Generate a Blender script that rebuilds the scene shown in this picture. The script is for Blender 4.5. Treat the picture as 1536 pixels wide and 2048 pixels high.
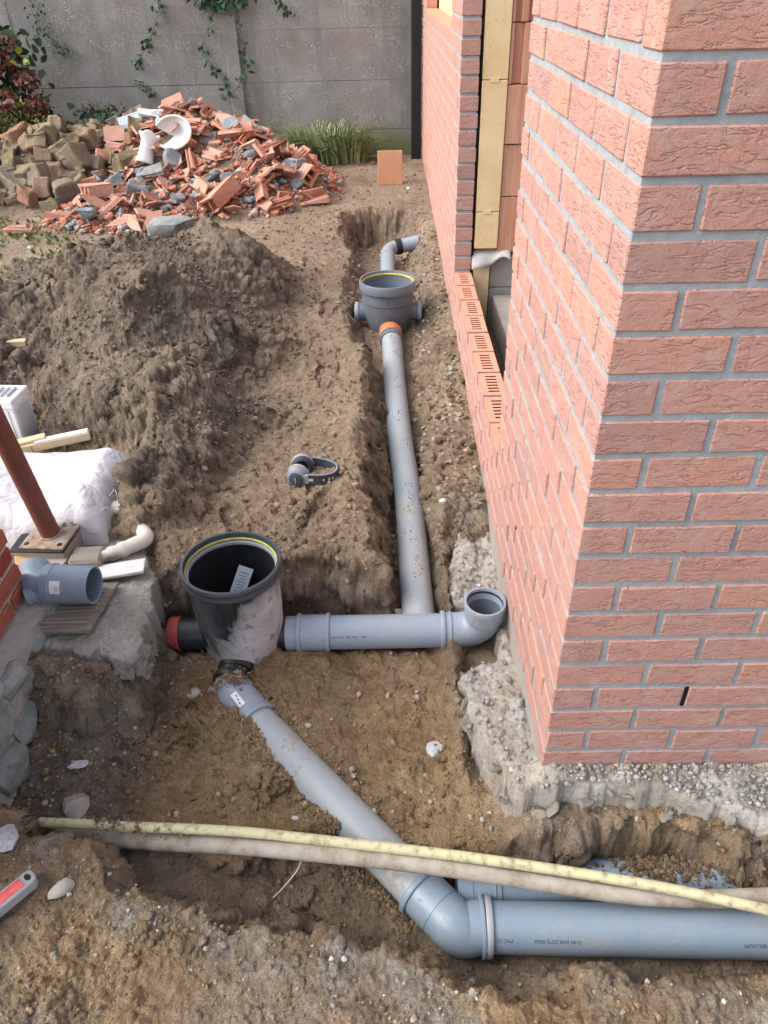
import bpy, bmesh, math, random
import numpy as np
from mathutils import Vector, Matrix, Euler

for o in list(bpy.data.objects):
    bpy.data.objects.remove(o)
SC = bpy.context.scene
COL = SC.collection
R_ = math.radians

# ------------------------------------------------------------------ camera
cam_d = bpy.data.cameras.new('camera')
cam = bpy.data.objects.new('camera', cam_d)
COL.objects.link(cam)
cam_d.sensor_fit = 'VERTICAL'
cam_d.sensor_height = 24.0
cam_d.lens = 24.0 * 1495.0 / 2048.0
cam_d.clip_start = 0.05
cam_d.clip_end = 500
cam.matrix_world = Matrix((
    (0.99976457, 0.01904313, 0.01040048, -0.35345633),
    (-0.00271256, 0.5852552, -0.81084462, -1.112),
    (-0.02152796, 0.81062551, 0.58516906, 1.56560588),
    (0, 0, 0, 1)))
SC.camera = cam

# ------------------------------------------------------------------ light
SUN_EL, SUN_AZ = R_(44), R_(-98)        # azimuth measured from +Y towards +X: light from the left, a little from behind the camera
world = bpy.data.worlds.new('World')
SC.world = world
world.use_nodes = True
wn = world.node_tree
bg = wn.nodes['Background']
sky = wn.nodes.new('ShaderNodeTexSky')
sky.sky_type = 'NISHITA'
sky.sun_disc = False
sky.sun_elevation = SUN_EL
sky.sun_rotation = SUN_AZ
sky.air_density = 1.0
sky.dust_density = 4.0
hsv = wn.nodes.new('ShaderNodeHueSaturation')
hsv.inputs['Saturation'].default_value = 0.58
wn.links.new(sky.outputs[0], hsv.inputs['Color'])
wn.links.new(hsv.outputs[0], bg.inputs['Color'])
bg.inputs['Strength'].default_value = 0.15
sun_d = bpy.data.lights.new('sun', 'SUN')
sun_d.energy = 0.85
sun_d.angle = R_(60)
sun_d.color = (1.0, 0.975, 0.94)
sun = bpy.data.objects.new('sun', sun_d)
COL.objects.link(sun)
sdir = Vector((math.sin(SUN_AZ) * math.cos(SUN_EL), math.cos(SUN_AZ) * math.cos(SUN_EL), math.sin(SUN_EL)))
sun.rotation_euler = sdir.to_track_quat('Z', 'Y').to_euler()
sun.location = (-3, -2, 6)
vs = SC.view_settings
vs.view_transform = 'Standard'
vs.look = 'None'
vs.gamma = 1
vs.use_curve_mapping = False
vs.exposure = 1.22

# ------------------------------------------------------------------ helpers
def tag(o, label=None, cat=None, group=None, kind=None):
    if label: o['label'] = label
    if cat: o['category'] = cat
    if group: o['group'] = group
    if kind: o['kind'] = kind
    return o

def thing(name, label, cat, loc=(0, 0, 0), rot=(0, 0, 0), group=None):
    o = bpy.data.objects.new(name, None)
    COL.objects.link(o)
    o.location = loc
    o.rotation_euler = rot
    o.empty_display_size = 0.05
    return tag(o, label, cat, group)

def link(name, me, mat=None, parent=None, loc=None, rot=None, scale=None):
    o = bpy.data.objects.new(name, me)
    COL.objects.link(o)
    if mat is not None and not me.materials:
        me.materials.append(mat)
    if parent is not None: o.parent = parent
    if loc is not None: o.location = loc
    if rot is not None: o.rotation_euler = rot
    if scale is not None: o.scale = scale
    return o

def mesh(name, verts, faces, smooth=False):
    me = bpy.data.meshes.new(name)
    me.from_pydata([tuple(v) for v in verts], [], faces)
    if smooth:
        me.polygons.foreach_set('use_smooth', [True] * len(me.polygons))
    me.update()
    return me

def np_mesh(name, V, F, smooth=True):
    """V (n,3) float, F (m,k) int with constant k"""
    me = bpy.data.meshes.new(name)
    n, (m, k) = len(V), F.shape
    me.vertices.add(n)
    me.vertices.foreach_set('co', np.ascontiguousarray(V, dtype=np.float32).ravel())
    me.loops.add(m * k)
    me.loops.foreach_set('vertex_index', np.ascontiguousarray(F, dtype=np.int32).ravel())
    me.polygons.add(m)
    me.polygons.foreach_set('loop_start', np.arange(0, m * k, k, dtype=np.int32))
    me.polygons.foreach_set('loop_total', np.full(m, k, dtype=np.int32))
    me.polygons.foreach_set('use_smooth', np.full(m, smooth, dtype=bool))
    me.update(calc_edges=True)
    return me

def bm_mesh(name, bm, smooth=False):
    me = bpy.data.meshes.new(name)
    bm.normal_update()
    bm.to_mesh(me)
    bm.free()
    if smooth:
        me.polygons.foreach_set('use_smooth', [True] * len(me.polygons))
    return me

def bm_box(bm, sx, sy, sz, c=(0, 0, 0), rot=None):
    M = Matrix.Translation(Vector(c))
    if rot is not None: M = M @ Euler(rot).to_matrix().to_4x4()
    return bmesh.ops.create_cube(bm, size=1, matrix=M @ Matrix.Diagonal((sx, sy, sz, 1)))['verts']

def box_mesh(name, sx, sy, sz, bevel=0.0, seg=1, c=(0, 0, 0), jitter=0.0, seed=0, cuts=0):
    bm = bmesh.new()
    bm_box(bm, sx, sy, sz, c)
    if cuts:
        bmesh.ops.subdivide_edges(bm, edges=bm.edges[:], cuts=cuts, use_grid_fill=True)
    if jitter:
        rnd = random.Random(seed)
        for v in bm.verts:
            v.co += Vector([(rnd.random() - .5) * 2 * jitter for _ in range(3)])
    if bevel:
        bmesh.ops.bevel(bm, geom=bm.edges[:], offset=bevel, segments=seg, affect='EDGES', profile=0.5)
    return bm_mesh(name, bm, smooth=False)

def frames(P):
    P = [Vector(p) for p in P]
    T = []
    for i in range(len(P)):
        a = P[max(i - 1, 0)]; b = P[min(i + 1, len(P) - 1)]
        T.append((b - a).normalized())
    up = Vector((0, 0, 1)) if abs(T[0].z) < 0.9 else Vector((0, 1, 0))
    n = (up - T[0] * up.dot(T[0])).normalized()
    out = []
    for i, t in enumerate(T):
        n = (n - t * n.dot(t)).normalized()
        out.append((P[i], t, n, t.cross(n)))
    return out

def tube_data(P, r, seg=24, wall=0.0, cap0=True, cap1=True):
    """outer surface, optional inner surface (wall>0) so open ends read as pipe"""
    fr = frames(P)
    rs = r if hasattr(r, '__len__') else [r] * len(P)
    V, F = [], []
    def ring(k, rad):
        p, t, n, b = fr[k]
        i0 = len(V)
        for s in range(seg):
            a = 2 * math.pi * s / seg
            V.append(p + (n * math.cos(a) + b * math.sin(a)) * rad)
        return i0
    def band(a, b):
        for s in range(seg):
            s2 = (s + 1) % seg
            F.append((a + s, a + s2, b + s2, b + s))
    rings = [ring(k, rs[k]) for k in range(len(P))]
    for a, b in zip(rings, rings[1:]): band(a, b)
    if wall:
        inn = [ring(k, rs[k] - wall) for k in range(len(P))]
        for a, b in zip(inn, inn[1:]): band(b, a)
        band(inn[0], rings[0]); band(rings[-1], inn[-1])
    else:
        if cap0: F.append(tuple(rings[0] + s for s in reversed(range(seg))))
        if cap1: F.append(tuple(rings[-1] + s for s in range(seg)))
    return V, F

def shade(me, ang=40):
    me.polygons.foreach_set('use_smooth', [True] * len(me.polygons))
    bm = bmesh.new(); bm.from_mesh(me)
    lim = R_(ang)
    for e in bm.edges:
        if len(e.link_faces) == 2 and e.calc_face_angle(0) > lim: e.smooth = False
    bm.to_mesh(me); bm.free()
    return me

def tube(name, P, r, mat, parent=None, seg=24, wall=0.0, ang=40, **kw):
    V, F = tube_data(P, r, seg, wall, **kw)
    me = shade(mesh(name, V, F), ang)
    return link(name, me, mat, parent)

def lathe(name, prof, mat, parent=None, seg=48, M=None, ang=35, close=False):
    """prof: list of (r,z) from outside going round; revolved about Z then moved by M"""
    V, F = [], []
    for (r, z) in prof:
        for s in range(seg):
            a = 2 * math.pi * s / seg
            V.append(Vector((r * math.cos(a), r * math.sin(a), z)))
    n = len(prof)
    for i in range(n if close else n - 1):
        j = (i + 1) % n
        for s in range(seg):
            s2 = (s + 1) % seg
            F.append((i * seg + s, i * seg + s2, j * seg + s2, j * seg + s))
    if M is not None: V = [M @ v for v in V]
    me = mesh(name, V, F)
    bm = bmesh.new(); bm.from_mesh(me)
    bmesh.ops.remove_doubles(bm, verts=bm.verts, dist=1e-6)
    bmesh.ops.recalc_face_normals(bm, faces=bm.faces)
    bm.to_mesh(me); bm.free()
    shade(me, ang)
    return link(name, me, mat, parent)

def axis_matrix(p, d):
    """Z axis of a lathe pointing along d at p"""
    d = Vector(d).normalized()
    return Matrix.Translation(Vector(p)) @ d.to_track_quat('Z', 'Y').to_matrix().to_4x4()

def spline(pts, n=8):
    P = [Vector(p) for p in pts]
    P = [P[0] * 2 - P[1]] + P + [P[-1] * 2 - P[-2]]
    out = []
    for i in range(1, len(P) - 2):
        for k in range(n):
            t = k / n
            a, b, c, d = P[i - 1], P[i], P[i + 1], P[i + 2]
            out.append(0.5 * ((2 * b) + (c - a) * t + (2 * a - 5 * b + 4 * c - d) * t * t + (3 * b - a - 3 * c + d) * t ** 3))
    out.append(P[-2])
    return out

# ------------------------------------------------------------------ numpy noise
def _hash(ix, iy, seed):
    h = (ix.astype(np.int64) * 374761393 + iy.astype(np.int64) * 668265263 + seed * 1442695041) & 0xFFFFFFFF
    h = ((h ^ (h >> 13)) * 1274126177) & 0xFFFFFFFF
    return (h ^ (h >> 16)) & 0xFFFFFFFF

def pn(x, y, seed=0):
    ix = np.floor(x); iy = np.floor(y)
    fx = x - ix; fy = y - iy
    ux = fx * fx * fx * (fx * (fx * 6 - 15) + 10); uy = fy * fy * fy * (fy * (fy * 6 - 15) + 10)
    def g(dx, dy):
        a = _hash(ix + dx, iy + dy, seed) * (2 * math.pi / 4294967296.0)
        return np.cos(a) * (fx - dx) + np.sin(a) * (fy - dy)
    a = g(0, 0); b = g(1, 0); c = g(0, 1); d = g(1, 1)
    return ((a + (b - a) * ux) * (1 - uy) + (c + (d - c) * ux) * uy) * 1.41

def fbm(x, y, sc, oct=4, seed=0, gain=0.5):
    s = 0; a = 1.0
    for k in range(oct):
        s = s + a * pn(x * sc, y * sc, seed + 17 * k)
        sc *= 2.03; a *= gain
    return s

def billow(x, y, sc, oct=3, seed=0, gain=0.5):
    s = 0; a = 1.0
    for k in range(oct):
        s = s + a * (np.abs(pn(x * sc, y * sc, seed + 17 * k)) * 2 - 0.6)
        sc *= 2.1; a *= gain
    return s

def pn3(x, y, z, seed=0):
    ix = np.floor(x); iy = np.floor(y); iz = np.floor(z)
    fx = x - ix; fy = y - iy; fz = z - iz
    f = lambda t: t * t * t * (t * (t * 6 - 15) + 10)
    ux, uy, uz = f(fx), f(fy), f(fz)
    def g(dx, dy, dz):
        h = _hash(ix + dx + 57 * (iz + dz), iy + dy + 113 * (iz + dz), seed)
        a = (h & 0xFFFF) * (2 * math.pi / 65536.0); c = (h >> 16) / 32768.0 - 1; s = np.sqrt(np.maximum(1 - c * c, 0))
        return s * np.cos(a) * (fx - dx) + s * np.sin(a) * (fy - dy) + c * (fz - dz)
    def lz(dx, dy):
        a = g(dx, dy, 0); return a + (g(dx, dy, 1) - a) * uz
    a = lz(0, 0); a = a + (lz(1, 0) - a) * ux; b = lz(0, 1); b = b + (lz(1, 1) - b) * ux
    return (a + (b - a) * uy) * 1.5

def worley(x, y, sc, seed=0):
    X = x * sc; Y = y * sc
    ix = np.floor(X); iy = np.floor(Y)
    d1 = np.full(X.shape, 9.0); rnd = np.zeros(X.shape)
    for dx in (-1, 0, 1):
        for dy in (-1, 0, 1):
            h = _hash(ix + dx, iy + dy, seed)
            px = ix + dx + (h & 0xFFFF) / 65536.0
            py = iy + dy + (h >> 16) / 65536.0
            d = (X - px) ** 2 + (Y - py) ** 2
            m = d < d1
            d1 = np.where(m, d, d1)
            rnd = np.where(m, ((h * 2654435761) & 0xFFFF) / 65536.0, rnd)
    return np.sqrt(d1), rnd

def sstep(a, b, x):
    t = np.clip((x - a) / (b - a), 0, 1)
    return t * t * (3 - 2 * t)

def sd_poly(x, y, pts):
    d = np.full(x.shape, 1e9); inside = np.zeros(x.shape, bool)
    n = len(pts)
    for i in range(n):
        ax, ay = pts[i]; bx, by = pts[(i + 1) % n]
        ex, ey = bx - ax, by - ay
        t = np.clip(((x - ax) * ex + (y - ay) * ey) / (ex * ex + ey * ey), 0, 1)
        d = np.minimum(d, (x - ax - t * ex) ** 2 + (y - ay - t * ey) ** 2)
        if ay != by:
            c = ((ay <= y) & (by > y)) | ((by <= y) & (ay > y))
            xi = ax + (y - ay) / (by - ay) * ex
            inside ^= c & (x < xi)
    d = np.sqrt(d)
    return np.where(inside, -d, d)

# ------------------------------------------------------------------ materials
class NT:
    def __init__(self, name, rough=0.85, spec=0.3):
        self.m = bpy.data.materials.new(name)
        self.m.use_nodes = True
        self.t = self.m.node_tree
        self.b = self.t.nodes['Principled BSDF']
        self.b.inputs['Roughness'].default_value = rough
        self.b.inputs['Specular IOR Level'].default_value = spec
        self.tc = None
    def n(self, typ, **kw):
        nd = self.t.nodes.new(typ)
        for k, v in kw.items(): setattr(nd, k, v)
        return nd
    def l(self, a, b): self.t.links.new(a, b)
    def coord(self, kind='Object', scale=None, rnd=False):
        if self.tc is None: self.tc = self.n('ShaderNodeTexCoord')
        out = self.tc.outputs[kind]
        if rnd:
            oi = self.n('ShaderNodeObjectInfo')
            mu = self.n('ShaderNodeMath', operation='MULTIPLY'); mu.inputs[1].default_value = 91.7
            self.l(oi.outputs['Random'], mu.inputs[0])
            ad = self.n('ShaderNodeVectorMath', operation='ADD')
            self.l(out, ad.inputs[0]); self.l(mu.outputs[0], ad.inputs[1]); out = ad.outputs[0]
        if scale is not None:
            mp = self.n('ShaderNodeVectorMath', operation='MULTIPLY'); mp.inputs[1].default_value = scale
            self.l(out, mp.inputs[0]); out = mp.outputs[0]
        return out
    def noise(self, vec, scale=5, detail=4, rough=0.55, dist=0.0):
        nd = self.n('ShaderNodeTexNoise')
        nd.inputs['Scale'].default_value = scale; nd.inputs['Detail'].default_value = detail
        nd.inputs['Roughness'].default_value = rough; nd.inputs['Distortion'].default_value = dist
        if vec is not None: self.l(vec, nd.inputs['Vector'])
        return nd.outputs['Fac']
    def voro(self, vec, scale=5, feature='F1', out='Distance', rnd=1.0):
        nd = self.n('ShaderNodeTexVoronoi', feature=feature)
        nd.inputs['Scale'].default_value = scale; nd.inputs['Randomness'].default_value = rnd
        if vec is not None: self.l(vec, nd.inputs['Vector'])
        return nd.outputs[out]
    def ramp(self, fac, stops, interp='LINEAR'):
        nd = self.n('ShaderNodeValToRGB')
        cr = nd.color_ramp; cr.interpolation = interp
        while len(cr.elements) < len(stops): cr.elements.new(0.5)
        for e, (p, c) in zip(cr.elements, stops):
            e.position = p
            e.color = (c, c, c, 1) if not hasattr(c, '__len__') else (c[0], c[1], c[2], 1)
        self.l(fac, nd.inputs[0])
        return nd.outputs[0]
    def mix(self, fac, a, b, blend='MIX'):
        nd = self.n('ShaderNodeMix', data_type='RGBA', blend_type=blend)
        for inp, v in ((nd.inputs[0], fac), (nd.inputs[6], a), (nd.inputs[7], b)):
            if hasattr(v, 'node'): self.l(v, inp)
            elif hasattr(v, '__len__'): inp.default_value = (v[0], v[1], v[2], 1)
            elif inp is nd.inputs[0] or inp == nd.inputs[0]: inp.default_value = v
            else: inp.default_value = (v, v, v, 1)
        return nd.outputs[2]
    def math(self, op, a, b=None, c=None):
        nd = self.n('ShaderNodeMath', operation=op)
        for i, v in enumerate((a, b, c)):
            if v is None: continue
            if hasattr(v, 'node'): self.l(v, nd.inputs[i])
            else: nd.inputs[i].default_value = v
        return nd.outputs[0]
    def attr(self, name, out='Color'):
        nd = self.n('ShaderNodeAttribute', attribute_name=name)
        return nd.outputs[out]
    def rand(self):
        return self.n('ShaderNodeObjectInfo').outputs['Random']
    def color(self, c):
        if hasattr(c, 'node'): self.l(c, self.b.inputs['Base Color'])
        else: self.b.inputs['Base Color'].default_value = (c[0], c[1], c[2], 1)
        return self
    def roughness(self, c):
        self.l(c, self.b.inputs['Roughness']); return self
    def bump(self, *hs):
        """hs: (height, distance, strength)"""
        prev = None
        for h, dist, st in hs:
            nd = self.n('ShaderNodeBump')
            nd.inputs['Distance'].default_value = dist; nd.inputs['Strength'].default_value = st
            self.l(h, nd.inputs['Height'])
            if prev is not None: self.l(prev, nd.inputs['Normal'])
            prev = nd.outputs['Normal']
        self.l(prev, self.b.inputs['Normal'])
        return self

M_ = {}
def simple(name, c, rough=0.7, spec=0.3, var=0.12, scale=20, bump=0.0, metal=0.0, obj=True):
    t = NT(name, rough, spec)
    v = t.coord('Object', rnd=obj)
    n = t.noise(v, scale, 5)
    c = Vector(c)
    t.color(t.ramp(n, [(0.25, c * (1 - var)), (0.75, c * (1 + var))]))
    if bump: t.bump((t.noise(v, scale * 3, 4), bump, 0.6))
    t.b.inputs['Metallic'].default_value = metal
    M_[name] = t.m
    return t.m

def make_materials():
    # soil: attribute "soil" r = ochre sand, g = dark topsoil, b = grey grit
    t = NT('soil', 0.95, 0.12)
    v = t.coord('Object')
    sp = t.n('ShaderNodeSeparateColor'); t.l(t.attr('soil'), sp.inputs[0])
    n1 = t.noise(v, 3.5, 6, 0.62); n2 = t.noise(v, 28, 5, 0.6); n3 = t.noise(v, 160, 3, 0.6)
    base = t.ramp(n1, [(0.3, (0.255, 0.19, 0.138)), (0.5, (0.34, 0.26, 0.19)), (0.7, (0.43, 0.336, 0.25))])
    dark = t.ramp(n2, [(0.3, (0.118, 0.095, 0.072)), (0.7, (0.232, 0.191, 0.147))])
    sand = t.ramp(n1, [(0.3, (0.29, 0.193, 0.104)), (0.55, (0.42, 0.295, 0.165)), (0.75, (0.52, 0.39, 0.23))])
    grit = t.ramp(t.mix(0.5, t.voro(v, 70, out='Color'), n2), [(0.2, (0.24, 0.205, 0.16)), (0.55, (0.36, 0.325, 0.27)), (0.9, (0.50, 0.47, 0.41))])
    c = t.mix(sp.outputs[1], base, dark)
    c = t.mix(sp.outputs[0], c, sand)
    gm = t.math('MULTIPLY', sp.outputs[2], t.ramp(n2, [(0.35, 0.25), (0.6, 1.0)]))
    c = t.mix(gm, c, grit)
    c = t.mix(0.6, c, t.ramp(n3, [(0.3, 0.55), (0.52, 1.0), (0.75, 1.4)]), 'MULTIPLY')
    c = t.mix(0.6, c, t.ramp(t.noise(v, 420, 3, 0.7), [(0.3, 0.6), (0.7, 1.35)]), 'MULTIPLY')
    c = t.mix(0.5, c, t.ramp(n2, [(0.32, 0.6), (0.6, 1.05), (0.8, 1.3)]), 'MULTIPLY')
    t.color(c)
    t.bump((t.noise(v, 45, 6, 0.7), 0.035, 0.6), (t.noise(v, 170, 5, 0.7), 0.014, 0.85))
    M_['soil'] = t.m
    # loose clods take a tint of their own
    t = NT('clod', 0.95, 0.12)
    v = t.coord('Object')
    c = t.mix(1.0, t.attr('tint'), t.ramp(t.noise(v, 120, 5), [(0.3, 0.65), (0.7, 1.3)]), 'MULTIPLY')
    t.color(c)
    t.bump((t.noise(v, 220, 4), 0.004, 0.6))
    M_['clod'] = t.m
    # facing brick with folded face
    for nm, attr in (('brick', False), ('brick_far', True)):
        t = NT(nm, 0.82, 0.35)
        v = t.coord('Object', (1, 1, 1), rnd=not attr)
        st = t.n('ShaderNodeVectorMath', operation='MULTIPLY'); st.inputs[1].default_value = (24, 24, 74); t.l(v, st.inputs[0])
        fold_n = t.noise(st.outputs[0], 1.0, 2, 0.5, 0.7)
        fold = t.ramp(t.math('ABSOLUTE', t.math('SUBTRACT', fold_n, 0.5)), [(0.0, 0.0), (0.02, 0.35), (0.05, 0.85), (0.12, 1.0)])
        st2 = t.n('ShaderNodeVectorMath', operation='MULTIPLY'); st2.inputs[1].default_value = (22, 22, 60); t.l(v, st2.inputs[0])
        patch = t.ramp(t.noise(st2.outputs[0], 1.0, 2), [(0.44, 1.0), (0.56, 0.0)])
        fold = t.mix(t.math('MULTIPLY', patch, 0.92), fold, 1.0)
        grain = t.noise(v, 600, 3, 0.6)
        rn = t.rand() if not attr else t.attr('tint', 'Fac')
        c = t.ramp(rn, [(0.0, (0.425, 0.24, 0.207)), (0.12, (0.48, 0.258, 0.214)), (0.85, (0.52, 0.27, 0.216)), (1.0, (0.56, 0.282, 0.205))])
        grey = t.ramp(t.noise(v, 14, 5, 0.6), [(0.45, 0.0), (0.70, 0.5)])
        c = t.mix(grey, c, (0.45, 0.30, 0.265))
        c = t.mix(0.6, c, t.ramp(grain, [(0.3, 0.62), (0.7, 1.32)]), 'MULTIPLY')
        smear = t.ramp(t.noise(v, 22, 5, 0.65), [(0.5, 0.0), (0.75, 0.5)])
        c = t.mix(smear, c, (0.52, 0.40, 0.365))
        t.color(c)
        t.bump((fold, 0.0036, 0.65), (t.noise(v, 60, 4, 0.6), 0.006, 0.55), (grain, 0.0018, 0.8))
        M_[nm] = t.m
    t = NT('mortar', 0.9, 0.2)
    v = t.coord('Object')
    c = t.ramp(t.noise(v, 26, 5, 0.65), [(0.3, (0.25, 0.285, 0.305)), (0.7, (0.36, 0.395, 0.415))])
    low = t.n('ShaderNodeSeparateXYZ'); t.l(v, low.inputs[0])
    lowf = t.math('ADD', low.outputs[2], t.math('MULTIPLY', t.noise(v, 9, 3), 0.06))
    c = t.mix(t.ramp(t.math('ADD', lowf, 0.04), [(0.0, 1.0), (0.03, 0.0)]), c, (0.38, 0.33, 0.27))
    t.color(c)
    t.bump((t.noise(v, 90, 4), 0.004, 0.6), (t.noise(v, 500, 3), 0.0015, 0.5))
    M_['mortar'] = t.m
    # rough concrete with exposed aggregate
    t = NT('concrete_rough', 0.93, 0.15)
    v = t.coord('Object')
    vc = t.voro(v, 85, out='Color'); vd = t.voro(v, 85)
    agg = t.ramp(vc, [(0.15, (0.20, 0.185, 0.16)), (0.5, (0.33, 0.315, 0.285)), (0.9, (0.53, 0.51, 0.47))])
    paste = t.ramp(t.noise(v, 9, 6, 0.6), [(0.3, (0.28, 0.25, 0.21)), (0.6, (0.42, 0.395, 0.355)), (0.8, (0.52, 0.505, 0.475))])
    c = t.mix(t.ramp(vd, [(0.25, 0.6), (0.55, 0.0)]), paste, agg)
    soilm = t.ramp(t.noise(v, 6, 6, 0.68), [(0.47, 0.0), (0.68, 0.65)])
    c = t.mix(soilm, c, (0.25, 0.185, 0.12))
    t.color(c)
    t.bump((t.noise(v, 45, 6, 0.65), 0.02, 0.5), (vd, 0.01, -0.5), (t.noise(v, 300, 4), 0.004, 0.6))
    M_['concrete_rough'] = t.m
    # grey fence concrete, washed aggregate with pale pebbles, moss near the ground
    t = NT('fence_concrete', 0.92, 0.2)
    v = t.coord('Object')
    geo = t.n('ShaderNodeNewGeometry')
    n1 = t.noise(geo.outputs['Position'], 2.2, 6, 0.6)
    c = t.ramp(n1, [(0.3, (0.19, 0.186, 0.178)), (0.55, (0.27, 0.268, 0.26)), (0.75, (0.345, 0.347, 0.342))])
    red = t.ramp(t.noise(geo.outputs['Position'], 3.1, 4, 0.5), [(0.55, 0.0), (0.75, 0.45)])
    c = t.mix(red, c, (0.235, 0.165, 0.14))
    peb = t.math('MULTIPLY', t.ramp(t.voro(geo.outputs['Position'], 48), [(0.26, 1.0), (0.38, 0.0)]),
                 t.ramp(t.noise(geo.outputs['Position'], 5.0, 5, 0.7), [(0.48, 0.0), (0.64, 0.7)]))
    c = t.mix(peb, c, (0.52, 0.52, 0.51))
    spots = t.ramp(t.noise(geo.outputs['Position'], 95, 3, 0.6), [(0.3, 0.7), (0.7, 1.25)])
    c = t.mix(0.7, c, spots, 'MULTIPLY')
    xyz = t.n('ShaderNodeSeparateXYZ'); t.l(geo.outputs['Position'], xyz.inputs[0])
    mz = t.math('ADD', xyz.outputs[2], t.math('MULTIPLY', n1, 0.25))
    c = t.mix(t.ramp(mz, [(0.36, 0.9), (0.58, 0.0)]), c, (0.15, 0.17, 0.075))
    streak = t.n('ShaderNodeVectorMath', operation='MULTIPLY'); streak.inputs[1].default_value = (7, 7, .8); t.l(geo.outputs['Position'], streak.inputs[0])
    c = t.mix(t.ramp(t.noise(streak.outputs[0], 1.0, 5, 0.6), [(0.5, 0.0), (0.72, 0.45)]), c, (0.125, 0.12, 0.10))
    t.color(c)
    t.bump((t.voro(geo.outputs['Position'], 62), 0.01, -0.35), (t.noise(geo.outputs['Position'], 160, 4), 0.006, 0.5))
    M_['fence_concrete'] = t.m
    # grey PVC
    def pvc(nm, c0, dirt, rough=0.32, dustc=(0.33, 0.29, 0.23), scale=7):
        t = NT(nm, rough, 0.45)
        g = t.n('ShaderNodeNewGeometry'); v = g.outputs['Position']
        n = t.noise(v, scale, 6, 0.68); n2 = t.noise(v, scale * 9, 5, 0.7)
        up = t.n('ShaderNodeSeparateXYZ'); t.l(g.outputs['Normal'], up.inputs[0])
        c0 = Vector(c0)
        base = t.ramp(n2, [(0.3, c0 * 0.94), (0.7, c0 * 1.06)])
        film = t.ramp(n, [(0.35, 0.0), (0.7, dirt)])
        c = t.mix(film, base, (0.42, 0.40, 0.36))
        lump = t.math('MULTIPLY', t.ramp(t.math('ADD', t.math('MULTIPLY', n, 0.55), t.math('MULTIPLY', n2, 0.45)), [(0.58 - dirt * .06, 0.0), (0.63, 1.0)]), min(1, dirt * 2.2))
        c = t.mix(lump, c, dustc)
        t.color(c)
        t.roughness(t.ramp(t.mix(0.5, film, lump), [(0.0, rough), (0.6, 0.8)]))
        t.bump((lump, 0.003, 0.5), (t.noise(v, 30, 3), 0.001, 0.25))
        M_[nm] = t.m
    pvc('pvc_clean', (0.20, 0.27, 0.345), 0.2, 0.28)
    pvc('pvc_mid', (0.26, 0.315, 0.39), 0.28)
    pvc('pvc_dusty', (0.31, 0.35, 0.385), 0.55, 0.36)
    pvc('pvc_dark', (0.115, 0.135, 0.165), 0.15, 0.38)
    pvc('pvc_dark_rim', (0.16, 0.18, 0.21), 0.1, 0.3)
    simple('pvc_inner', (0.14, 0.175, 0.22), 0.5, 0.4, 0.05)
    # near chamber: black moulded plastic scuffed pale grey by dried slurry
    t = NT('chamber_black', 0.45, 0.45)
    g = t.n('ShaderNodeNewGeometry'); v = g.outputs['Position']
    xyz = t.n('ShaderNodeSeparateXYZ'); t.l(v, xyz.inputs[0])
    st = t.n('ShaderNodeVectorMath', operation='MULTIPLY'); st.inputs[1].default_value = (1, 1, .55); t.l(v, st.inputs[0])
    n = t.noise(st.outputs[0], 11, 9, 0.68, 0.6)
    # slurry splashed on the lower right hand flank
    side = t.math('ADD', t.math('MULTIPLY', t.math('ADD', xyz.outputs[0], 0.87), 5.0), t.math('MULTIPLY', t.math('ADD', xyz.outputs[2], 0.03), -4.2))
    m = t.ramp(t.math('ADD', side, t.math('SUBTRACT', t.math('MULTIPLY', n, 1.9), 0.98)), [(0.0, 0.0), (0.12, 0.4), (0.6, 0.95)])
    thin = t.ramp(t.noise(st.outputs[0], 9, 6, 0.7), [(0.42, 0.0), (0.75, 0.5)])
    c = t.mix(thin, (0.02, 0.022, 0.026), (0.24, 0.245, 0.26))
    fl = t.ramp(t.noise(v, 26, 4, 0.65), [(0.28, 0.15), (0.44, 1.0)])
    m = t.math('MULTIPLY', m, fl)
    c = t.mix(m, c, t.ramp(t.noise(v, 8, 4), [(0.3, (0.38, 0.36, 0.36)), (0.7, (0.60, 0.57, 0.57))]))
    t.color(c)
    t.roughness(t.ramp(m, [(0.0, 0.38), (1.0, 0.75)]))
    t.bump((m, 0.002, 0.5), (t.noise(v, 60, 4), 0.002, 0.3))
    M_['chamber_black'] = t.m
    simple('plastic_black', (0.018, 0.019, 0.022), 0.42, 0.45, 0.3, 30)
    simple('rim_grey', (0.055, 0.062, 0.075), 0.3, 0.45, 0.15, 30)
    simple('seal_yellow', (0.46, 0.42, 0.09), 0.6, 0.3, 0.35, 40)
    simple('rubber', (0.02, 0.02, 0.022), 0.6, 0.3)
    simple('cap_red', (0.40, 0.075, 0.06), 0.55, 0.3, 0.25, 40, 0.001)
    simple('coupling_orange', (0.56, 0.19, 0.075), 0.5, 0.35, 0.2, 30)
    simple('print_dark', (0.035, 0.05, 0.07), 0.7, 0.1, 0.3, 200)
    simple('print_faint', (0.13, 0.16, 0.2), 0.7, 0.1, 0.2, 200)
    # yellow hose and drab conduit
    t = NT('hose_yellow', 0.7, 0.25); v = t.coord('Object')
    n = t.noise(v, 38, 6, 0.7)
    c = t.mix(t.ramp(n, [(0.5, 0.0), (0.66, 0.9)]), (0.55, 0.515, 0.31), (0.22, 0.175, 0.105))
    c = t.mix(t.ramp(t.noise(v, 7, 4), [(0.4, 0.0), (0.75, 0.5)]), c, (0.50, 0.45, 0.31))
    t.color(c); t.bump((n, 0.002, 0.4)); M_['hose_yellow'] = t.m
    t = NT('conduit_drab', 0.85, 0.2); v = t.coord('Object')
    n = t.noise(v, 16, 6, 0.68)
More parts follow.
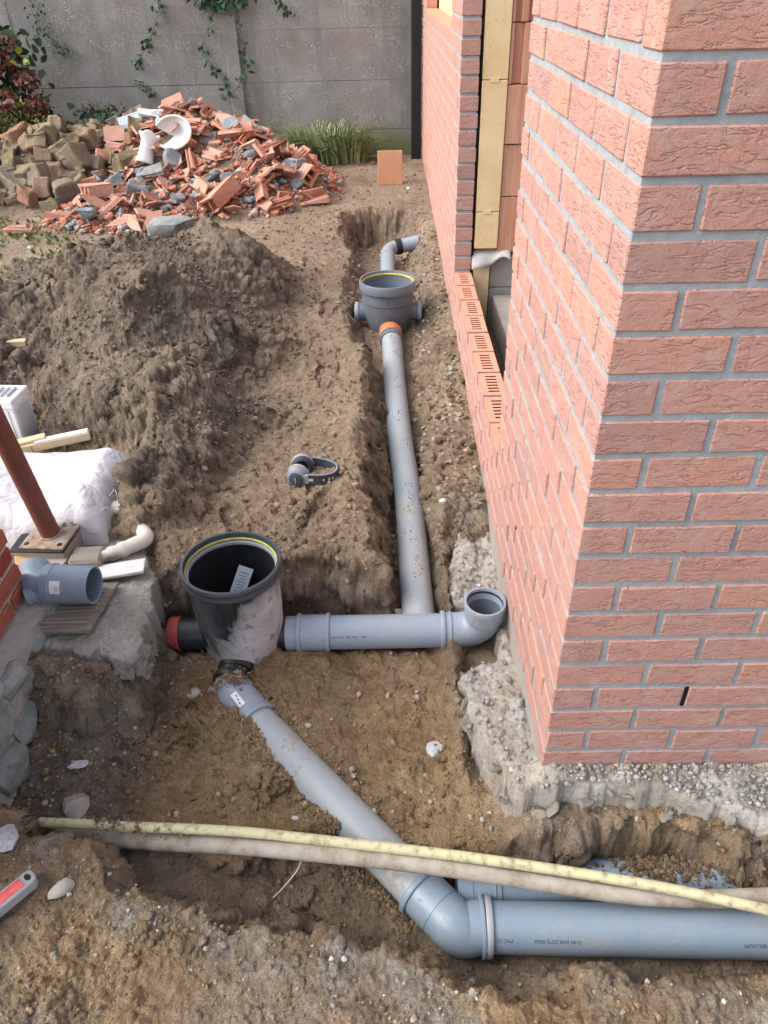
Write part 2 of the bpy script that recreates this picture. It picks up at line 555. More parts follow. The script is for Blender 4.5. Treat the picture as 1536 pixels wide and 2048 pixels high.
    c = t.ramp(n, [(0.3, (0.19, 0.145, 0.095)), (0.5, (0.36, 0.315, 0.255)), (0.72, (0.45, 0.41, 0.36))])
    t.color(c); t.bump((t.noise(v, 70, 4), 0.003, 0.4)); M_['conduit_drab'] = t.m
    t = NT('tube_cream', 0.6, 0.3); v = t.coord('Object')
    n = t.noise(v, 9, 5, 0.65)
    sx = t.n('ShaderNodeSeparateXYZ'); t.l(v, sx.inputs[0])
    mudf = t.ramp(t.math('ADD', t.math('MULTIPLY', sx.outputs[1], -5.0), t.math('ADD', t.math('MULTIPLY', n, 1.2), 3.75)), [(0.35, 0.0), (0.6, 1.0)])
    c = t.mix(mudf, (0.70, 0.665, 0.57), t.ramp(t.noise(v, 60, 5), [(0.3, (0.20, 0.17, 0.11)), (0.7, (0.38, 0.345, 0.25))]))
    t.color(c); t.bump((t.noise(v, 80, 4), 0.002, 0.4)); M_['tube_cream'] = t.m
    # sack
    t = NT('sack_white', 0.75, 0.25); v = t.coord('Object')
    wv = t.n('ShaderNodeTexWave', wave_type='BANDS', bands_direction='X'); wv.inputs['Scale'].default_value = 120; t.l(v, wv.inputs['Vector'])
    n = t.noise(v, 6, 5, 0.6)
    c = t.mix(t.ramp(n, [(0.55, 0.0), (0.8, 0.55)]), (0.56, 0.545, 0.565), (0.42, 0.36, 0.33))
    t.color(c); t.bump((t.math('ABSOLUTE', t.math('SUBTRACT', t.noise(v, 9, 3, 0.5, 0.5), 0.5)), 0.07, 0.45), (wv.outputs['Fac'], 0.0006, 0.3)); M_['sack_white'] = t.m
    # terracotta block and rubble
    t = NT('terracotta', 0.9, 0.2); v = t.coord('Object', rnd=True)
    rn = t.rand()
    c = t.ramp(rn, [(0.0, (0.36, 0.125, 0.08)), (0.3, (0.46, 0.17, 0.105)), (0.6, (0.52, 0.225, 0.145)), (0.85, (0.56, 0.30, 0.215)), (1.0, (0.42, 0.155, 0.10))])
    c = t.mix(t.ramp(t.noise(v, 13, 5, 0.65), [(0.4, 0.1), (0.68, 0.75)]), c, (0.50, 0.37, 0.30))
    c = t.mix(0.6, c, t.ramp(t.noise(v, 90, 4), [(0.3, 0.75), (0.7, 1.2)]), 'MULTIPLY')
    t.color(c); t.bump((t.noise(v, 60, 5), 0.006, 0.5)); M_['terracotta'] = t.m
    t = NT('terracotta_crumb', 0.92, 0.15); v = t.coord('Object')
    c = t.mix(1.0, t.attr('tint'), t.ramp(t.noise(v, 90, 4), [(0.3, 0.7), (0.7, 1.2)]), 'MULTIPLY')
    t.color(c); t.bump((t.noise(v, 90, 4), 0.006, 0.5)); M_['terracotta_crumb'] = t.m
    t = NT('clay_block', 0.9, 0.2); v = t.coord('Object', rnd=True)
    st = t.n('ShaderNodeVectorMath', operation='MULTIPLY'); st.inputs[1].default_value = (40, 40, 3); t.l(v, st.inputs[0])
    c = t.ramp(t.noise(st.outputs[0], 1, 4, 0.6), [(0.3, (0.46, 0.205, 0.125)), (0.7, (0.60, 0.32, 0.215))])
    c = t.mix(t.ramp(t.noise(v, 6, 4), [(0.5, 0.0), (0.8, 0.5)]), c, (0.56, 0.40, 0.31))
    t.color(c); t.bump((t.noise(st.outputs[0], 2, 4), 0.004, 0.4)); M_['clay_block'] = t.m
    simple('clay_sill', (0.60, 0.275, 0.185), 0.9, 0.15, 0.14, 40, 0.002)
    simple('slot_shade', (0.10, 0.035, 0.025), 0.95, 0.1, 0.15, 40)  # darker clay, the shade inside the deep slots painted into the colour
    # insulation foam
    t = NT('insulation', 0.9, 0.15); v = t.coord('Object', rnd=True)
    n = t.noise(v, 5, 5, 0.6)
    c = t.ramp(n, [(0.3, (0.70, 0.51, 0.27)), (0.6, (0.78, 0.60, 0.355)), (0.8, (0.82, 0.69, 0.45))])
    c = t.mix(t.ramp(t.noise(v, 45, 4), [(0.62, 0.0), (0.72, 0.5)]), c, (0.44, 0.28, 0.11))
    t.color(c); t.bump((t.noise(v, 130, 4), 0.004, 0.5)); M_['insulation'] = t.m
    simple('membrane_black', (0.010, 0.010, 0.012), 0.6, 0.2)
    simple('flap_grey', (0.42, 0.40, 0.385), 0.8, 0.2, 0.2, 14, 0.002)
    simple('block_grey', (0.33, 0.30, 0.27), 0.92, 0.15, 0.2, 14, 0.004)
    simple('interior_plaster', (0.30, 0.27, 0.24), 0.95, 0.1, 0.15, 4)
    simple('post_black', (0.012, 0.014, 0.018), 0.5, 0.35, 0.3, 20)
    # stones
    t = NT('cobble', 0.95, 0.12); v = t.coord('Object', rnd=True)
    rn = t.rand()
    c = t.ramp(rn, [(0.0, (0.17, 0.135, 0.085)), (0.3, (0.235, 0.19, 0.125)), (0.6, (0.25, 0.175, 0.125)), (0.85, (0.21, 0.18, 0.15)), (1.0, (0.30, 0.16, 0.11))])
    g = t.n('ShaderNodeNewGeometry')
    moss = t.ramp(t.noise(v, 12, 5, 0.65), [(0.5, 0.0), (0.72, 0.5)])
    c = t.mix(moss, c, (0.205, 0.19, 0.06))
    c = t.mix(0.6, c, t.ramp(t.noise(v, 70, 5), [(0.3, 0.65), (0.7, 1.3)]), 'MULTIPLY')
    t.color(c); t.bump((t.noise(v, 22, 5), 0.02, 0.5), (t.noise(v, 140, 4), 0.005, 0.5)); M_['cobble'] = t.m
    t = NT('bluestone', 0.85, 0.2); v = t.coord('Object', rnd=True)
    c = t.ramp(t.noise(v, 18, 6, 0.65), [(0.3, (0.16, 0.18, 0.20)), (0.55, (0.27, 0.30, 0.325)), (0.75, (0.42, 0.43, 0.44))])
    t.color(c); t.bump((t.noise(v, 40, 5), 0.01, 0.5)); M_['bluestone'] = t.m
    simple('ceramic_white', (0.66, 0.66, 0.66), 0.4, 0.4, 0.12, 14)
    t = NT('rubble_stone', 0.9, 0.15); v = t.coord('Object', rnd=True)
    c = t.ramp(t.noise(v, 14, 6, 0.65), [(0.3, (0.17, 0.175, 0.16)), (0.5, (0.27, 0.285, 0.27)), (0.75, (0.38, 0.385, 0.37))])
    t.color(c); t.bump((t.noise(v, 22, 6, 0.65), 0.03, 0.6), (t.noise(v, 160, 4), 0.005, 0.5)); M_['rubble_stone'] = t.m
    t = NT('old_brick', 0.88, 0.2); v = t.coord('Object', rnd=True)
    c = t.ramp(t.rand(), [(0.0, (0.25, 0.06, 0.045)), (0.5, (0.33, 0.085, 0.06)), (1.0, (0.37, 0.12, 0.085))])
    c = t.mix(t.ramp(t.noise(v, 45, 5, 0.7), [(0.55, 0.0), (0.75, 0.5)]), c, (0.42, 0.31, 0.28))
    t.color(c); t.bump((t.noise(v, 90, 4), 0.004, 0.6)); M_['old_brick'] = t.m
    simple('old_mortar', (0.40, 0.375, 0.34), 0.95, 0.1, 0.15, 40, 0.003)
    simple('pebble_pale', (0.50, 0.50, 0.49), 0.8, 0.2, 0.2, 30, 0.002)
    simple('stone_beige', (0.40, 0.37, 0.32), 0.9, 0.15, 0.18, 30, 0.004)
    simple('granite', (0.45, 0.46, 0.47), 0.85, 0.2, 0.3, 130, 0.002)
    # metal, timber, others
    t = NT('prop_rust', 0.62, 0.35); v = t.coord('Object')
    c = t.ramp(t.noise(v, 20, 6, 0.65), [(0.3, (0.13, 0.045, 0.032)), (0.6, (0.20, 0.07, 0.05)), (0.8, (0.26, 0.13, 0.10))])
    t.color(c); t.bump((t.noise(v, 120, 4), 0.001, 0.5)); M_['prop_rust'] = t.m
    t = NT('plate_rust', 0.85, 0.2); v = t.coord('Object')
    c = t.ramp(t.noise(v, 26, 6, 0.65), [(0.3, (0.14, 0.085, 0.06)), (0.5, (0.30, 0.23, 0.18)), (0.75, (0.42, 0.36, 0.30))])
    t.color(c); t.bump((t.noise(v, 90, 4), 0.002, 0.5)); M_['plate_rust'] = t.m
    def wood(nm, a, b, sc=(3, 45, 45)):
        t = NT(nm, 0.8, 0.25); v = t.coord('Object', rnd=True)
        st = t.n('ShaderNodeVectorMath', operation='MULTIPLY'); st.inputs[1].default_value = sc; t.l(v, st.inputs[0])
        n = t.noise(st.outputs[0], 1.0, 5, 0.65, 0.6)
        c = t.ramp(n, [(0.3, a), (0.7, b)])
        c = t.mix(t.ramp(t.noise(v, 8, 4), [(0.5, 0.0), (0.8, 0.4)]), c, Vector(a) * 0.7)
        t.color(c); t.bump((n, 0.002, 0.5)); M_[nm] = t.m
    wood('wood_pale', (0.48, 0.36, 0.21), (0.66, 0.54, 0.37))
    wood('wood_grey', (0.15, 0.12, 0.09), (0.34, 0.30, 0.25), (5, 70, 70))
    simple('paint_white', (0.72, 0.735, 0.75), 0.5, 0.35, 0.05, 12)
    simple('paint_shade', (0.50, 0.535, 0.56), 0.5, 0.35, 0.05, 12)
    simple('board_white', (0.68, 0.67, 0.65), 0.8, 0.2, 0.12, 20, 0.002)
    simple('paver', (0.30, 0.265, 0.225), 0.92, 0.15, 0.18, 25, 0.003)
    simple('cardboard', (0.52, 0.33, 0.18), 0.9, 0.15, 0.1, 20)
    simple('clay_tile', (0.50, 0.27, 0.16), 0.85, 0.2, 0.1, 10, 0.002)
    simple('sticker', (0.78, 0.79, 0.80), 0.45, 0.3, 0.03, 10)
    simple('label_blue', (0.46, 0.56, 0.62), 0.6, 0.3, 0.06, 30)
    simple('alu', (0.50, 0.53, 0.55), 0.42, 0.5, 0.08, 30, 0, 0.5)
    simple('level_red', (0.62, 0.12, 0.11), 0.6, 0.3, 0.3, 60)
    simple('marker_blue', (0.03, 0.055, 0.22), 0.4, 0.4)
    simple('muff_shell', (0.20, 0.225, 0.26), 0.42, 0.4, 0.12, 30)
    simple('muff_dark', (0.055, 0.065, 0.082), 0.5, 0.3, 0.2, 30)
    simple('muff_foam', (0.42, 0.40, 0.34), 0.8, 0.2, 0.1, 30)
    simple('muff_grey', (0.28, 0.31, 0.35), 0.5, 0.35, 0.1, 30)
    simple('muff_print', (0.60, 0.57, 0.36), 0.7, 0.2, 0.1, 30)
    simple('fibre', (0.55, 0.48, 0.36), 0.85, 0.2, 0.1, 30)
    # plants
    def leaf(nm, a, b, back=None):
        t = NT(nm, 0.5, 0.35)
        c = t.ramp(t.attr('tint', 'Fac'), [(0.0, a), (1.0, b)])
        t.color(c)
        t.b.inputs['Subsurface Weight'].default_value = 0.0
        M_[nm] = t.m
    leaf('leaf_dark', (0.018, 0.045, 0.016), (0.055, 0.115, 0.04))
    leaf('leaf_blue', (0.022, 0.06, 0.03), (0.07, 0.15, 0.075))
    leaf('leaf_variegated', (0.05, 0.07, 0.018), (0.27, 0.27, 0.075))
    leaf('leaf_bright', (0.09, 0.17, 0.03), (0.36, 0.42, 0.05))
    leaf('grass_blade', (0.10, 0.145, 0.06), (0.36, 0.41, 0.20))
    leaf('grass_short', (0.07, 0.11, 0.025), (0.20, 0.24, 0.07))
    leaf('petal_dry', (0.10, 0.028, 0.032), (0.33, 0.17, 0.12))
    simple('stem', (0.10, 0.075, 0.045), 0.9, 0.1)
    simple('stem_green', (0.10, 0.14, 0.045), 0.8, 0.1)
make_materials()
# ------------------------------------------------------------------ ground
TRENCH = [(-.30, .62), (-.38, .78), (-.42, .95), (-.43, 1.45), (-.44, 1.9), (-.48, 2.35), (-.55, 2.75), (-.62, 3.1), (-.60, 3.6), (-.58, 4.0),
          (-.66, 4.35), (-.69, 4.85), (-.45, 5.0), (-.2, 4.92), (-.08, 4.4), (-.08, 3.6), (-.07, 2.8), (-.10, 2.2), (-.13, 1.5), (-.17, .95), (-.15, .62)]
PIT = [(-1.14, .74), (-1.0, .77), (-.72, .775), (-.55, .79), (-.40, .75), (-.16, .74), (-.16, .36), (-.12, .15), (-.06, -.02), (-.02, -.34), (-.98, -.24),
       (-1.02, -.10), (-1.28, -.06), (-1.5, .02), (-1.5, .30), (-1.3, .33), (-1.16, .32), (-1.13, .45)]
BIG = [(-1.22, -.02), (-1.0, -.035), (-.8, -.05), (-.5, -.03), (-.1, -.06), (.0, -.085), (.22, -.082), (.34, -.11), (.5, -.15), (1.7, -.15), (1.7, -.455), (.3, -.455), (-.05, -.462), (-.25, -.44),
       (-.42, -.385), (-.55, -.34), (-.70, -.29), (-.90, -.27), (-.97, -.20), (-1.06, -.115), (-1.24, -.09)]

def mound_h(x, y):
    wx = x + .10 * fbm(x, y, 2.4, 3, 71); wy = y + .10 * fbm(x, y, 2.4, 3, 72)
    h = np.zeros(x.shape)
    for cx, cy, H, rx, ry, p in ((-1.36, 3.28, .34, .50, .55, 1.4), (-1.82, 2.95, .36, .98, .85, 1.6), (-1.62, 2.35, .38, .72, .75, 1.5),
                                 (-1.24, 1.60, .27, .36, .48, 1.5), (-2.15, 2.35, .30, .85, .75, 1.4), (-1.34, 1.20, .15, .30, .26, 1.4),
                                 (-1.50, 1.75, .24, .45, .5, 1.4), (-1.15, 2.55, .12, .34, .8, 1.2), (-1.02, 3.3, .10, .3, .5, 1.1)):
        d = np.sqrt(((wx - cx) / rx) ** 2 + ((wy - cy) / ry) ** 2)
        b = H * np.clip(1 - d ** p, 0, 1)
        h = np.maximum(h, b) + 0.25 * np.minimum(h, b)
    # trodden flat where the sack and the casing stand
    fl = sstep(-1.24, -1.32, x) * sstep(1.52, 1.38, y) + sstep(-1.72, -1.82, x) * sstep(1.85, 1.65, y)
    return h * (1 - .93 * np.clip(fl, 0, 1))

def rubble_h(x, y):
    h = np.zeros(x.shape)
    for cx, cy, H, rx, ry, p in ((-2.05, 5.95, .58, .95, .85, 1.1), (-1.55, 5.65, .36, .85, .95, 1.1), (-2.35, 5.2, .16, .8, .85, 1.1), (-1.25, 5.55, .2, .55, .65, 1.1),
                                 (-3.2, 5.75, .40, .85, .85, 1.3), (-2.75, 5.95, .38, .5, .6, 1.2), (-3.9, 5.8, .3, .8, .8, 1.2)):
        d = np.sqrt(((x - cx) / rx) ** 2 + ((y - cy) / ry) ** 2)
        b = H * np.clip(1 - d ** p, 0, 1)
        h = np.maximum(h, b) + 0.2 * np.minimum(h, b)
    return h

def ground_fn(x, y, detail=True, masks=False):
    x = np.asarray(x, float); y = np.asarray(y, float)
    wx = x + .040 * fbm(x, y, 4.5, 3, 11) + .007 * fbm(x, y, 19, 2, 12)
    wy = y + .040 * fbm(x, y, 4.5, 3, 13) + .007 * fbm(x, y, 19, 2, 14)
    z = .025 + .09 * sstep(2.6, 6.0, y)
    near = sstep(.55, -.15, y)
    z = z * (1 - near) + (-.115 + .05 * sstep(-.35, -.8, y) + .03 * sstep(-.7, -1.2, x)) * near
    z = np.where(x > -.25, z - .06 * sstep(-.25, -.05, x) * sstep(2.6, 1.2, y) * sstep(.5, .9, y), z)
    z = z + .02 * fbm(x, y, 1.3, 2, 5)
    m = mound_h(x, y); rb = rubble_h(x, y)
    far = sstep(8.5, 7.0, y)
    z = z + (m + rb) * far
    # small ridge of spoil on the path side of the trench
    z = z + .05 * np.exp(-((x + .56 - .04 * y) / .10) ** 2) * sstep(.8, 1.2, y) * sstep(3.0, 2.4, y) * (.6 + .8 * fbm(x, y, 3, 2, 9))
    st = sd_poly(wx, wy, TRENCH); sp = sd_poly(wx, wy, PIT); sb = sd_poly(wx, wy, BIG)
    zb = np.interp(y, [.6, .8, 1.35, 1.85, 2.4, 2.75, 3.1, 3.6, 4.1, 4.5, 4.8], [-.25, -.245, -.215, -.18, -.15, -.13, -.10, -.09, -.10, -.17, -.19])
    tw = np.interp(x, [-.45, -.2], [-.075, -.12])
    kt = sstep(.04, tw - .03, st + .014 * fbm(x, y, 22, 2, 15))
    z = z * (1 - kt) + (zb + .02 * fbm(x, y, 5, 3, 21)) * kt
    # pit floor: sandy, lower behind the cross pipe, banked up towards the left wall
    zp = -.205 + .02 * fbm(x, y, 3.2, 3, 31) - .05 * sstep(.56, .66, y) + .07 * sstep(-1.05, -1.3, x) * sstep(.0, .3, y) - .03 * sstep(.35, .0, y)
    zp = zp + .035 * np.exp(-(((x + .80) / .10) ** 2 + ((y - .27) / .07) ** 2)) + .02 * np.exp(-(((x + .68) / .08) ** 2 + ((y - .44) / .06) ** 2))
    zp = zp + .03 * np.exp(-(((x + .70) / .09) ** 2 + ((y - .13) / .07) ** 2)) - .035 * np.exp(-(((x + .42) / .22) ** 2 + ((y - .22) / .12) ** 2)) * 0.4
    zp = zp + .030 * (np.abs(pn(x * 4.6 + 1.1 * y, y * 5.2 - x, 35)) - .2) + .016 * (np.abs(pn(x * 10 - y, y * 11 + x, 36)) - .2)
    kp = sstep(.03, -.085, sp + .010 * fbm(x, y, 24, 2, 16))
    z = z * (1 - kp) + np.minimum(z, zp) * kp
    zbig = -.335 + .02 * fbm(x, y, 4, 3, 41) + .03 * sstep(-.20, -.06, y) * sstep(-.3, -.05, x) + .085 * sstep(-.55, -1.0, x)
    kb = sstep(.02, np.where(y < -.2, -.13, -.055), sb + .010 * fbm(x, y, 24, 2, 17))
    z = z * (1 - kb) + np.minimum(z, zbig) * kb
    # below the house and its footing
    hs = sstep(-.20, -.13, x) * sstep(-.12, -.04, y) * sstep(1.2, .9, y)
    z = z * (1 - hs) + np.minimum(z, -.215 + .105 * sstep(.10, .02, y) * sstep(-.12, .0, x)) * hs
    hi = sstep(.03, .08, x) * sstep(.2, .4, y)
    z = z * (1 - hi) + np.minimum(z, -.06) * hi
    sl = sstep(.0, -.05, sd_poly(x, y, [(-1.04, .74), (-1.03, .4), (-1.13, .33), (-1.5, .40), (-1.62, .95), (-1.15, .92)]))
    z = z - .06 * sl * sstep(-.14, -.02, z)
    mound = sstep(.015, .10, m)
    heap = sstep(.02, .10, rb)
    slope = np.clip(4 * kt * (1 - kt) + 4 * kb * (1 - kb) + 3 * kp * (1 - kp), 0, 1)
    floor_t = kt
    if detail:
        cl, cr = worley(x + .02 * pn(x * 30, y * 30, 3), y + .02 * pn(x * 30, y * 30, 4), 11, 5)
        c2, cr2 = worley(x, y, 30, 6)
        c3, cr3 = worley(x, y, 75, 7)
        lod = sstep(2.6, 1.2, y)
        c0, cr0 = worley(x + .05 * pn(x * 9, y * 9, 33), y + .05 * pn(x * 9, y * 9, 34), 4.6, 8)
        big = np.clip(.65 - c0, 0, 1) * cr0 ** 2
        lump = np.clip(.62 - cl, 0, 1) * (cr ** 2); lump2 = np.clip(.62 - c2, 0, 1) * cr2 * (.45 + .55 * lod); lump3 = np.clip(.6 - c3, 0, 1) * cr3 * lod
        rough = np.clip(.10 + 1.0 * mound + .75 * slope + .40 * floor_t + .25 * heap, 0, 1.0)
        smooth_sand = kp * (1 - kt) * sstep(-.02, .06, y) * (1 - slope)
        rough = rough * (1 - .55 * smooth_sand) + .18 * near * (1 - smooth_sand)
        patch = np.clip(.5 + 1.2 * fbm(x, y, 2.2, 3, 51), 0.1, 1.3)
        fade = sstep(9, 6.5, y)
        z = z + fade * rough * patch * (.060 * lump + .036 * lump2 + .018 * lump3 + .020 * billow(x, y, 7, 3, 61) + mound * (.13 * big + .03 * fbm(x, y, 3.5, 3, 65)))
        z = z + fade * (.006 * fbm(x, y, 9, 3, 62, .6) + .0035 * lod * billow(x, y, 40, 3, 63, .6))
        # crusty ledges on the foreground bank
        crust = near * (1 - kb) * (1 - kp)
        z = z + crust * (.016 * lump + .012 * lump2 + .010 * lump3 + .018 * fbm(x, y, 6, 3, 64)) * (.35 + .65 * sstep(-.1, .3, fbm(x, y, 3, 3, 66)))
        # scored marks of the spade in the sand
        z = z - .006 * smooth_sand * sstep(.62, .9, np.abs(pn(x * 22 + 9 * y, y * 55 + 3 * x, 81)) * 2.2)
        # cracked, trodden path
        # boot prints trodden into the path
        for bx, by, ba in ((-.78, 1.75, .25), (-.66, 2.15, .1), (-.80, 2.55, -.15), (-.62, 1.05, .5), (-.9, .98, -.3), (-.70, 3.0, .1), (-.45, 3.75, .3), (-.85, 3.7, -.2)):
            u_ = (x - bx) * math.cos(ba) - (y - by) * math.sin(ba); v_ = (x - bx) * math.sin(ba) + (y - by) * math.cos(ba)
            e_ = (u_ / (.045 - .010 * (v_ < -.02))) ** 2 + (v_ / .135) ** 2
            ins = sstep(1.15, .75, e_)
            z = z - .014 * ins + .008 * np.exp(-((e_ - 1.3) / .3) ** 2) - .004 * ins * (np.sin(v_ * 210) > .2)
        # earth cleared round the near end of the long pipe
        ax_ = np.interp(y, [.6, .8, 1.35], [-.269, -.274, -.286]); az_ = np.interp(y, [.6, .8, 1.35], [-.178, -.17, -.15])
        cw = sstep(.11, .065, np.abs(x - ax_)) * sstep(.60, .64, y) * sstep(1.35, 1.1, y)
        z = z * (1 - cw) + np.minimum(z, az_ - .028) * cw
        path = (1 - mound) * (1 - kt) * (1 - kp) * sstep(.6, .9, y) * sstep(3.6, 2.6, y)
        z = z - .010 * path * sstep(.5, .95, np.abs(pn(x * 17 + y * 4, y * 30, 82)) * 2.0) + .008 * path * fbm(x, y, 14, 3, 83)
    if masks:
        sand = np.clip(kp * (1 - .8 * sb.clip(-.02, 0) / -.02 * (sb < 0)) * sstep(-1.12, -.98, x) * sstep(.68, .56, y) * (1.0 + .6 * fbm(x, y, 3, 3, 91)), 0, 1)
        sand = np.maximum(sand, np.clip(near * (1 - kb) * (1 - kp) * (.55 + 1.3 * fbm(x, y, 2.6, 4, 92)), 0, .95))
        sand = np.maximum(sand, .25 * (1 - mound) * sstep(.6, 1.0, y) * sstep(3.2, 2.2, y))
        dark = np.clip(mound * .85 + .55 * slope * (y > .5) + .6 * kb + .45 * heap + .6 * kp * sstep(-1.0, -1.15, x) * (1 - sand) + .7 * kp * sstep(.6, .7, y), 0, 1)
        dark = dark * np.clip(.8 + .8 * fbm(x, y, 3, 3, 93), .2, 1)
        edge = np.exp(-((sb - .05) / .05) ** 2) * (y < -.12) * sstep(.7, .2, x) + .6 * np.exp(-((sb - .06) / .06) ** 2) * (y < -.3)
        grit = np.clip(edge * (.35 + 1.4 * fbm(x, y, 7, 4, 94)) + .28 * near * (1 - kb) * (1 - kp) * sstep(.1, .5, fbm(x, y, 3.3, 4, 95)), 0, 1)
        grit = np.maximum(grit, np.clip(.8 * sstep(-.26, -.12, x) * sstep(2.8, 1.2, y) * sstep(.7, 1.0, y) * (.3 + 1.4 * fbm(x, y, 5, 4, 96)), 0, 1))
        grit = np.maximum(grit, np.clip(kp * sstep(-1.05, -1.2, x) * (.2 + 1.2 * fbm(x, y, 5, 4, 97)), 0, .8))
        return z, sand, dark, grit, m
    return z

def gz(x, y):
    return float(ground_fn(np.array([x]), np.array([y]))[0])

def build_ground():
    rows = [-45, -14, -5, -2.2, -1.3]
    y = -1.0; d = .0038
    while y < 7.3:
        rows.append(y); y += .0040 * (1 + max(0, y + .75) * .48)
    rows += [7.6, 8.5, 11, 20, 50]
    rows = np.array(rows)
    NU = 760
    u = np.linspace(0, 1, NU)
    # denser towards the middle of the frustum
    u = np.concatenate([[-9, -2.2, -.5, -.12], u, [1.1, 1.5, 3, 9]])
    yc = np.clip(rows, -1.0, 7.3)
    x0 = -1.62 - .40 * (yc + .9); x1 = np.where(yc < .9, 1.0, np.maximum(.12, 1.0 - (yc - .9) * .9))
    X = x0[:, None] + u[None, :] * (x1 - x0)[:, None]
    Y = np.repeat(rows[:, None], len(u), 1)
    Z, sand, dark, grit, m = ground_fn(X, Y, True, True)
    nr, nc = X.shape
    gy = np.gradient(Z, axis=0) / np.maximum(np.gradient(Y, axis=0), 1e-5); gx = np.gradient(Z, axis=1) / np.maximum(np.gradient(X, axis=1), 1e-5)
    gl = np.sqrt(gx * gx + gy * gy) + 1e-6
    steep = sstep(.7, 2.2, gl)
    hn = np.zeros_like(X); q = (steep > .01) & (Y < 6.5) & (Y > -1)
    a, b, c = X[q], Y[q], Z[q]
    hn[q] = .030 * pn3(a * 11, b * 11, c * 14, 501) + .016 * pn3(a * 25, b * 25, c * 30, 502) + .008 * pn3(a * 55, b * 55, c * 60, 503)
    X2 = X - steep * hn * gx / gl; Y2 = Y - steep * hn * gy / gl
    # clods: billowed relief along the normal on the heap and on the trench sides
    mk = np.clip(sstep(.01, .06, m) + .8 * sstep(.35, 1.2, gl) * (Y < 5.2) * (Y > -.6), 0, 1); q = (mk > .02) & (np.abs(X) < 6) & (Y < 6.6) & (Y > -.9)
    a, b, c = X2[q], Y2[q], Z[q]
    w1 = np.clip(.55 + 1.3 * pn3(a * 2.3, b * 2.3, c * 2.3, 520), .15, 1.3)
    amp = np.where(m[q] > .03, .62, .38)
    d = mk[q] * amp * (w1 * (.105 * np.abs(pn3(a * 6.5, b * 6.5, c * 8, 521)) + .060 * np.abs(pn3(a * 15, b * 15, c * 17, 522))) + .026 * np.abs(pn3(a * 36, b * 36, c * 38, 523)) - .022)
    il = 1 / np.sqrt(1 + gl[q] ** 2)
    X2[q] -= d * gx[q] * il; Y2[q] -= d * gy[q] * il; Z2 = Z.copy(); Z2[q] += d * il
    V = np.stack([X2, Y2, Z2], -1).reshape(-1, 3)
    idx = np.arange(nr * nc).reshape(nr, nc)
    F = np.stack([idx[:-1, :-1], idx[:-1, 1:], idx[1:, 1:], idx[1:, :-1]], -1).reshape(-1, 4)
    mm = m.reshape(-1)[F].mean(1) > .05
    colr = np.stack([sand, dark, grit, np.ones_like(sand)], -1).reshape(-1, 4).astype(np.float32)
    def sub(name, sel):
        f = F[sel]
        used, inv = np.unique(f, return_inverse=True)
        me = np_mesh(name, V[used], inv.reshape(-1, 4))
        a = me.color_attributes.new('soil', 'FLOAT_COLOR', 'POINT')
        a.data.foreach_set('color', colr[used].ravel())
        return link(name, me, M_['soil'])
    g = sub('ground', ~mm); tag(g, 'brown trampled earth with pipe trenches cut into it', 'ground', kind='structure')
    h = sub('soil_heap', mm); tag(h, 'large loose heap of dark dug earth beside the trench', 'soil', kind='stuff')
build_ground()

# ------------------------------------------------------------------ rocks
def ico(sub=1):
    bm = bmesh.new(); bmesh.ops.create_icosphere(bm, subdivisions=sub, radius=1)
    V = np.array([v.co[:] for v in bm.verts]); F = np.array([[v.index for v in f.verts] for f in bm.faces])
    bm.free(); return V, F
ICO1 = ico(1); ICO2 = ico(2)

def rock_data(seed, sub=1, amp=.3, planes=4):
    rs = np.random.RandomState(seed)
    V, F = (ICO1 if sub == 1 else ICO2)
    V = V.copy()
    if sub > 1:
        for k in range(planes):            # chip flat faces
            n = rs.normal(size=3); n /= np.linalg.norm(n); d = rs.uniform(.45, .8)
            dd = V @ n; V = V - np.clip(dd - d, 0, None)[:, None] * n
    V = V * (1 + amp * (rs.rand(len(V), 1) - .5))
    V = V * rs.uniform(.65, 1.2, 3)
    return V, F

def rot_mats(n, rs):
    q = rs.normal(size=(n, 4)); q /= np.linalg.norm(q, axis=1)[:, None]
    w, x, y, z = q.T
    return np.stack([np.stack([1 - 2 * (y * y + z * z), 2 * (x * y - z * w), 2 * (x * z + y * w)], -1),
                     np.stack([2 * (x * y + z * w), 1 - 2 * (x * x + z * z), 2 * (y * z - x * w)], -1),
                     np.stack([2 * (x * z - y * w), 2 * (y * z + x * w), 1 - 2 * (x * x + y * y)], -1)], 1)

def scatter(name, P, S, tints, mat, seed=0, variants=5, amp=.45, flat=.8, smooth=False, sub=1):
    """many small lumps as one mesh; P (n,3) S (n,) tints (n,3)"""
    rs = np.random.RandomState(seed)
    R = rot_mats(len(P), rs)
    VV, FF, CC = [], [], []; off = 0
    which = rs.randint(0, variants, len(P))
    for k in range(variants):
        v, f = rock_data(seed * 31 + k, sub, amp)
        sel = np.where(which == k)[0]
        if not len(sel): continue
        vv = np.einsum('nij,vj->nvi', R[sel], v) * S[sel][:, None, None]
        vv[:, :, 2] *= flat
        vv += P[sel][:, None, :]
        n, m = vv.shape[:2]
        ff = f[None] + (np.arange(n) * m)[:, None, None] + off
        VV.append(vv.reshape(-1, 3)); FF.append(ff.reshape(-1, 3)); CC.append(np.repeat(tints[sel], m, 0)); off += n * m
    V = np.concatenate(VV); F = np.concatenate(FF); Cc = np.concatenate(CC)
    me = np_mesh(name, V, F, smooth)
    a = me.color_attributes.new('tint', 'FLOAT_COLOR', 'POINT')
    a.data.foreach_set('color', np.concatenate([Cc, np.ones((len(Cc), 1))], 1).astype(np.float32).ravel())
    return link(name, me, mat)

def pick(rs, pal, n, jit=.2):
    pal = np.array(pal)
    return pal[rs.randint(0, len(pal), n)] * (1 + jit * (rs.rand(n, 1) - .5) * 2)

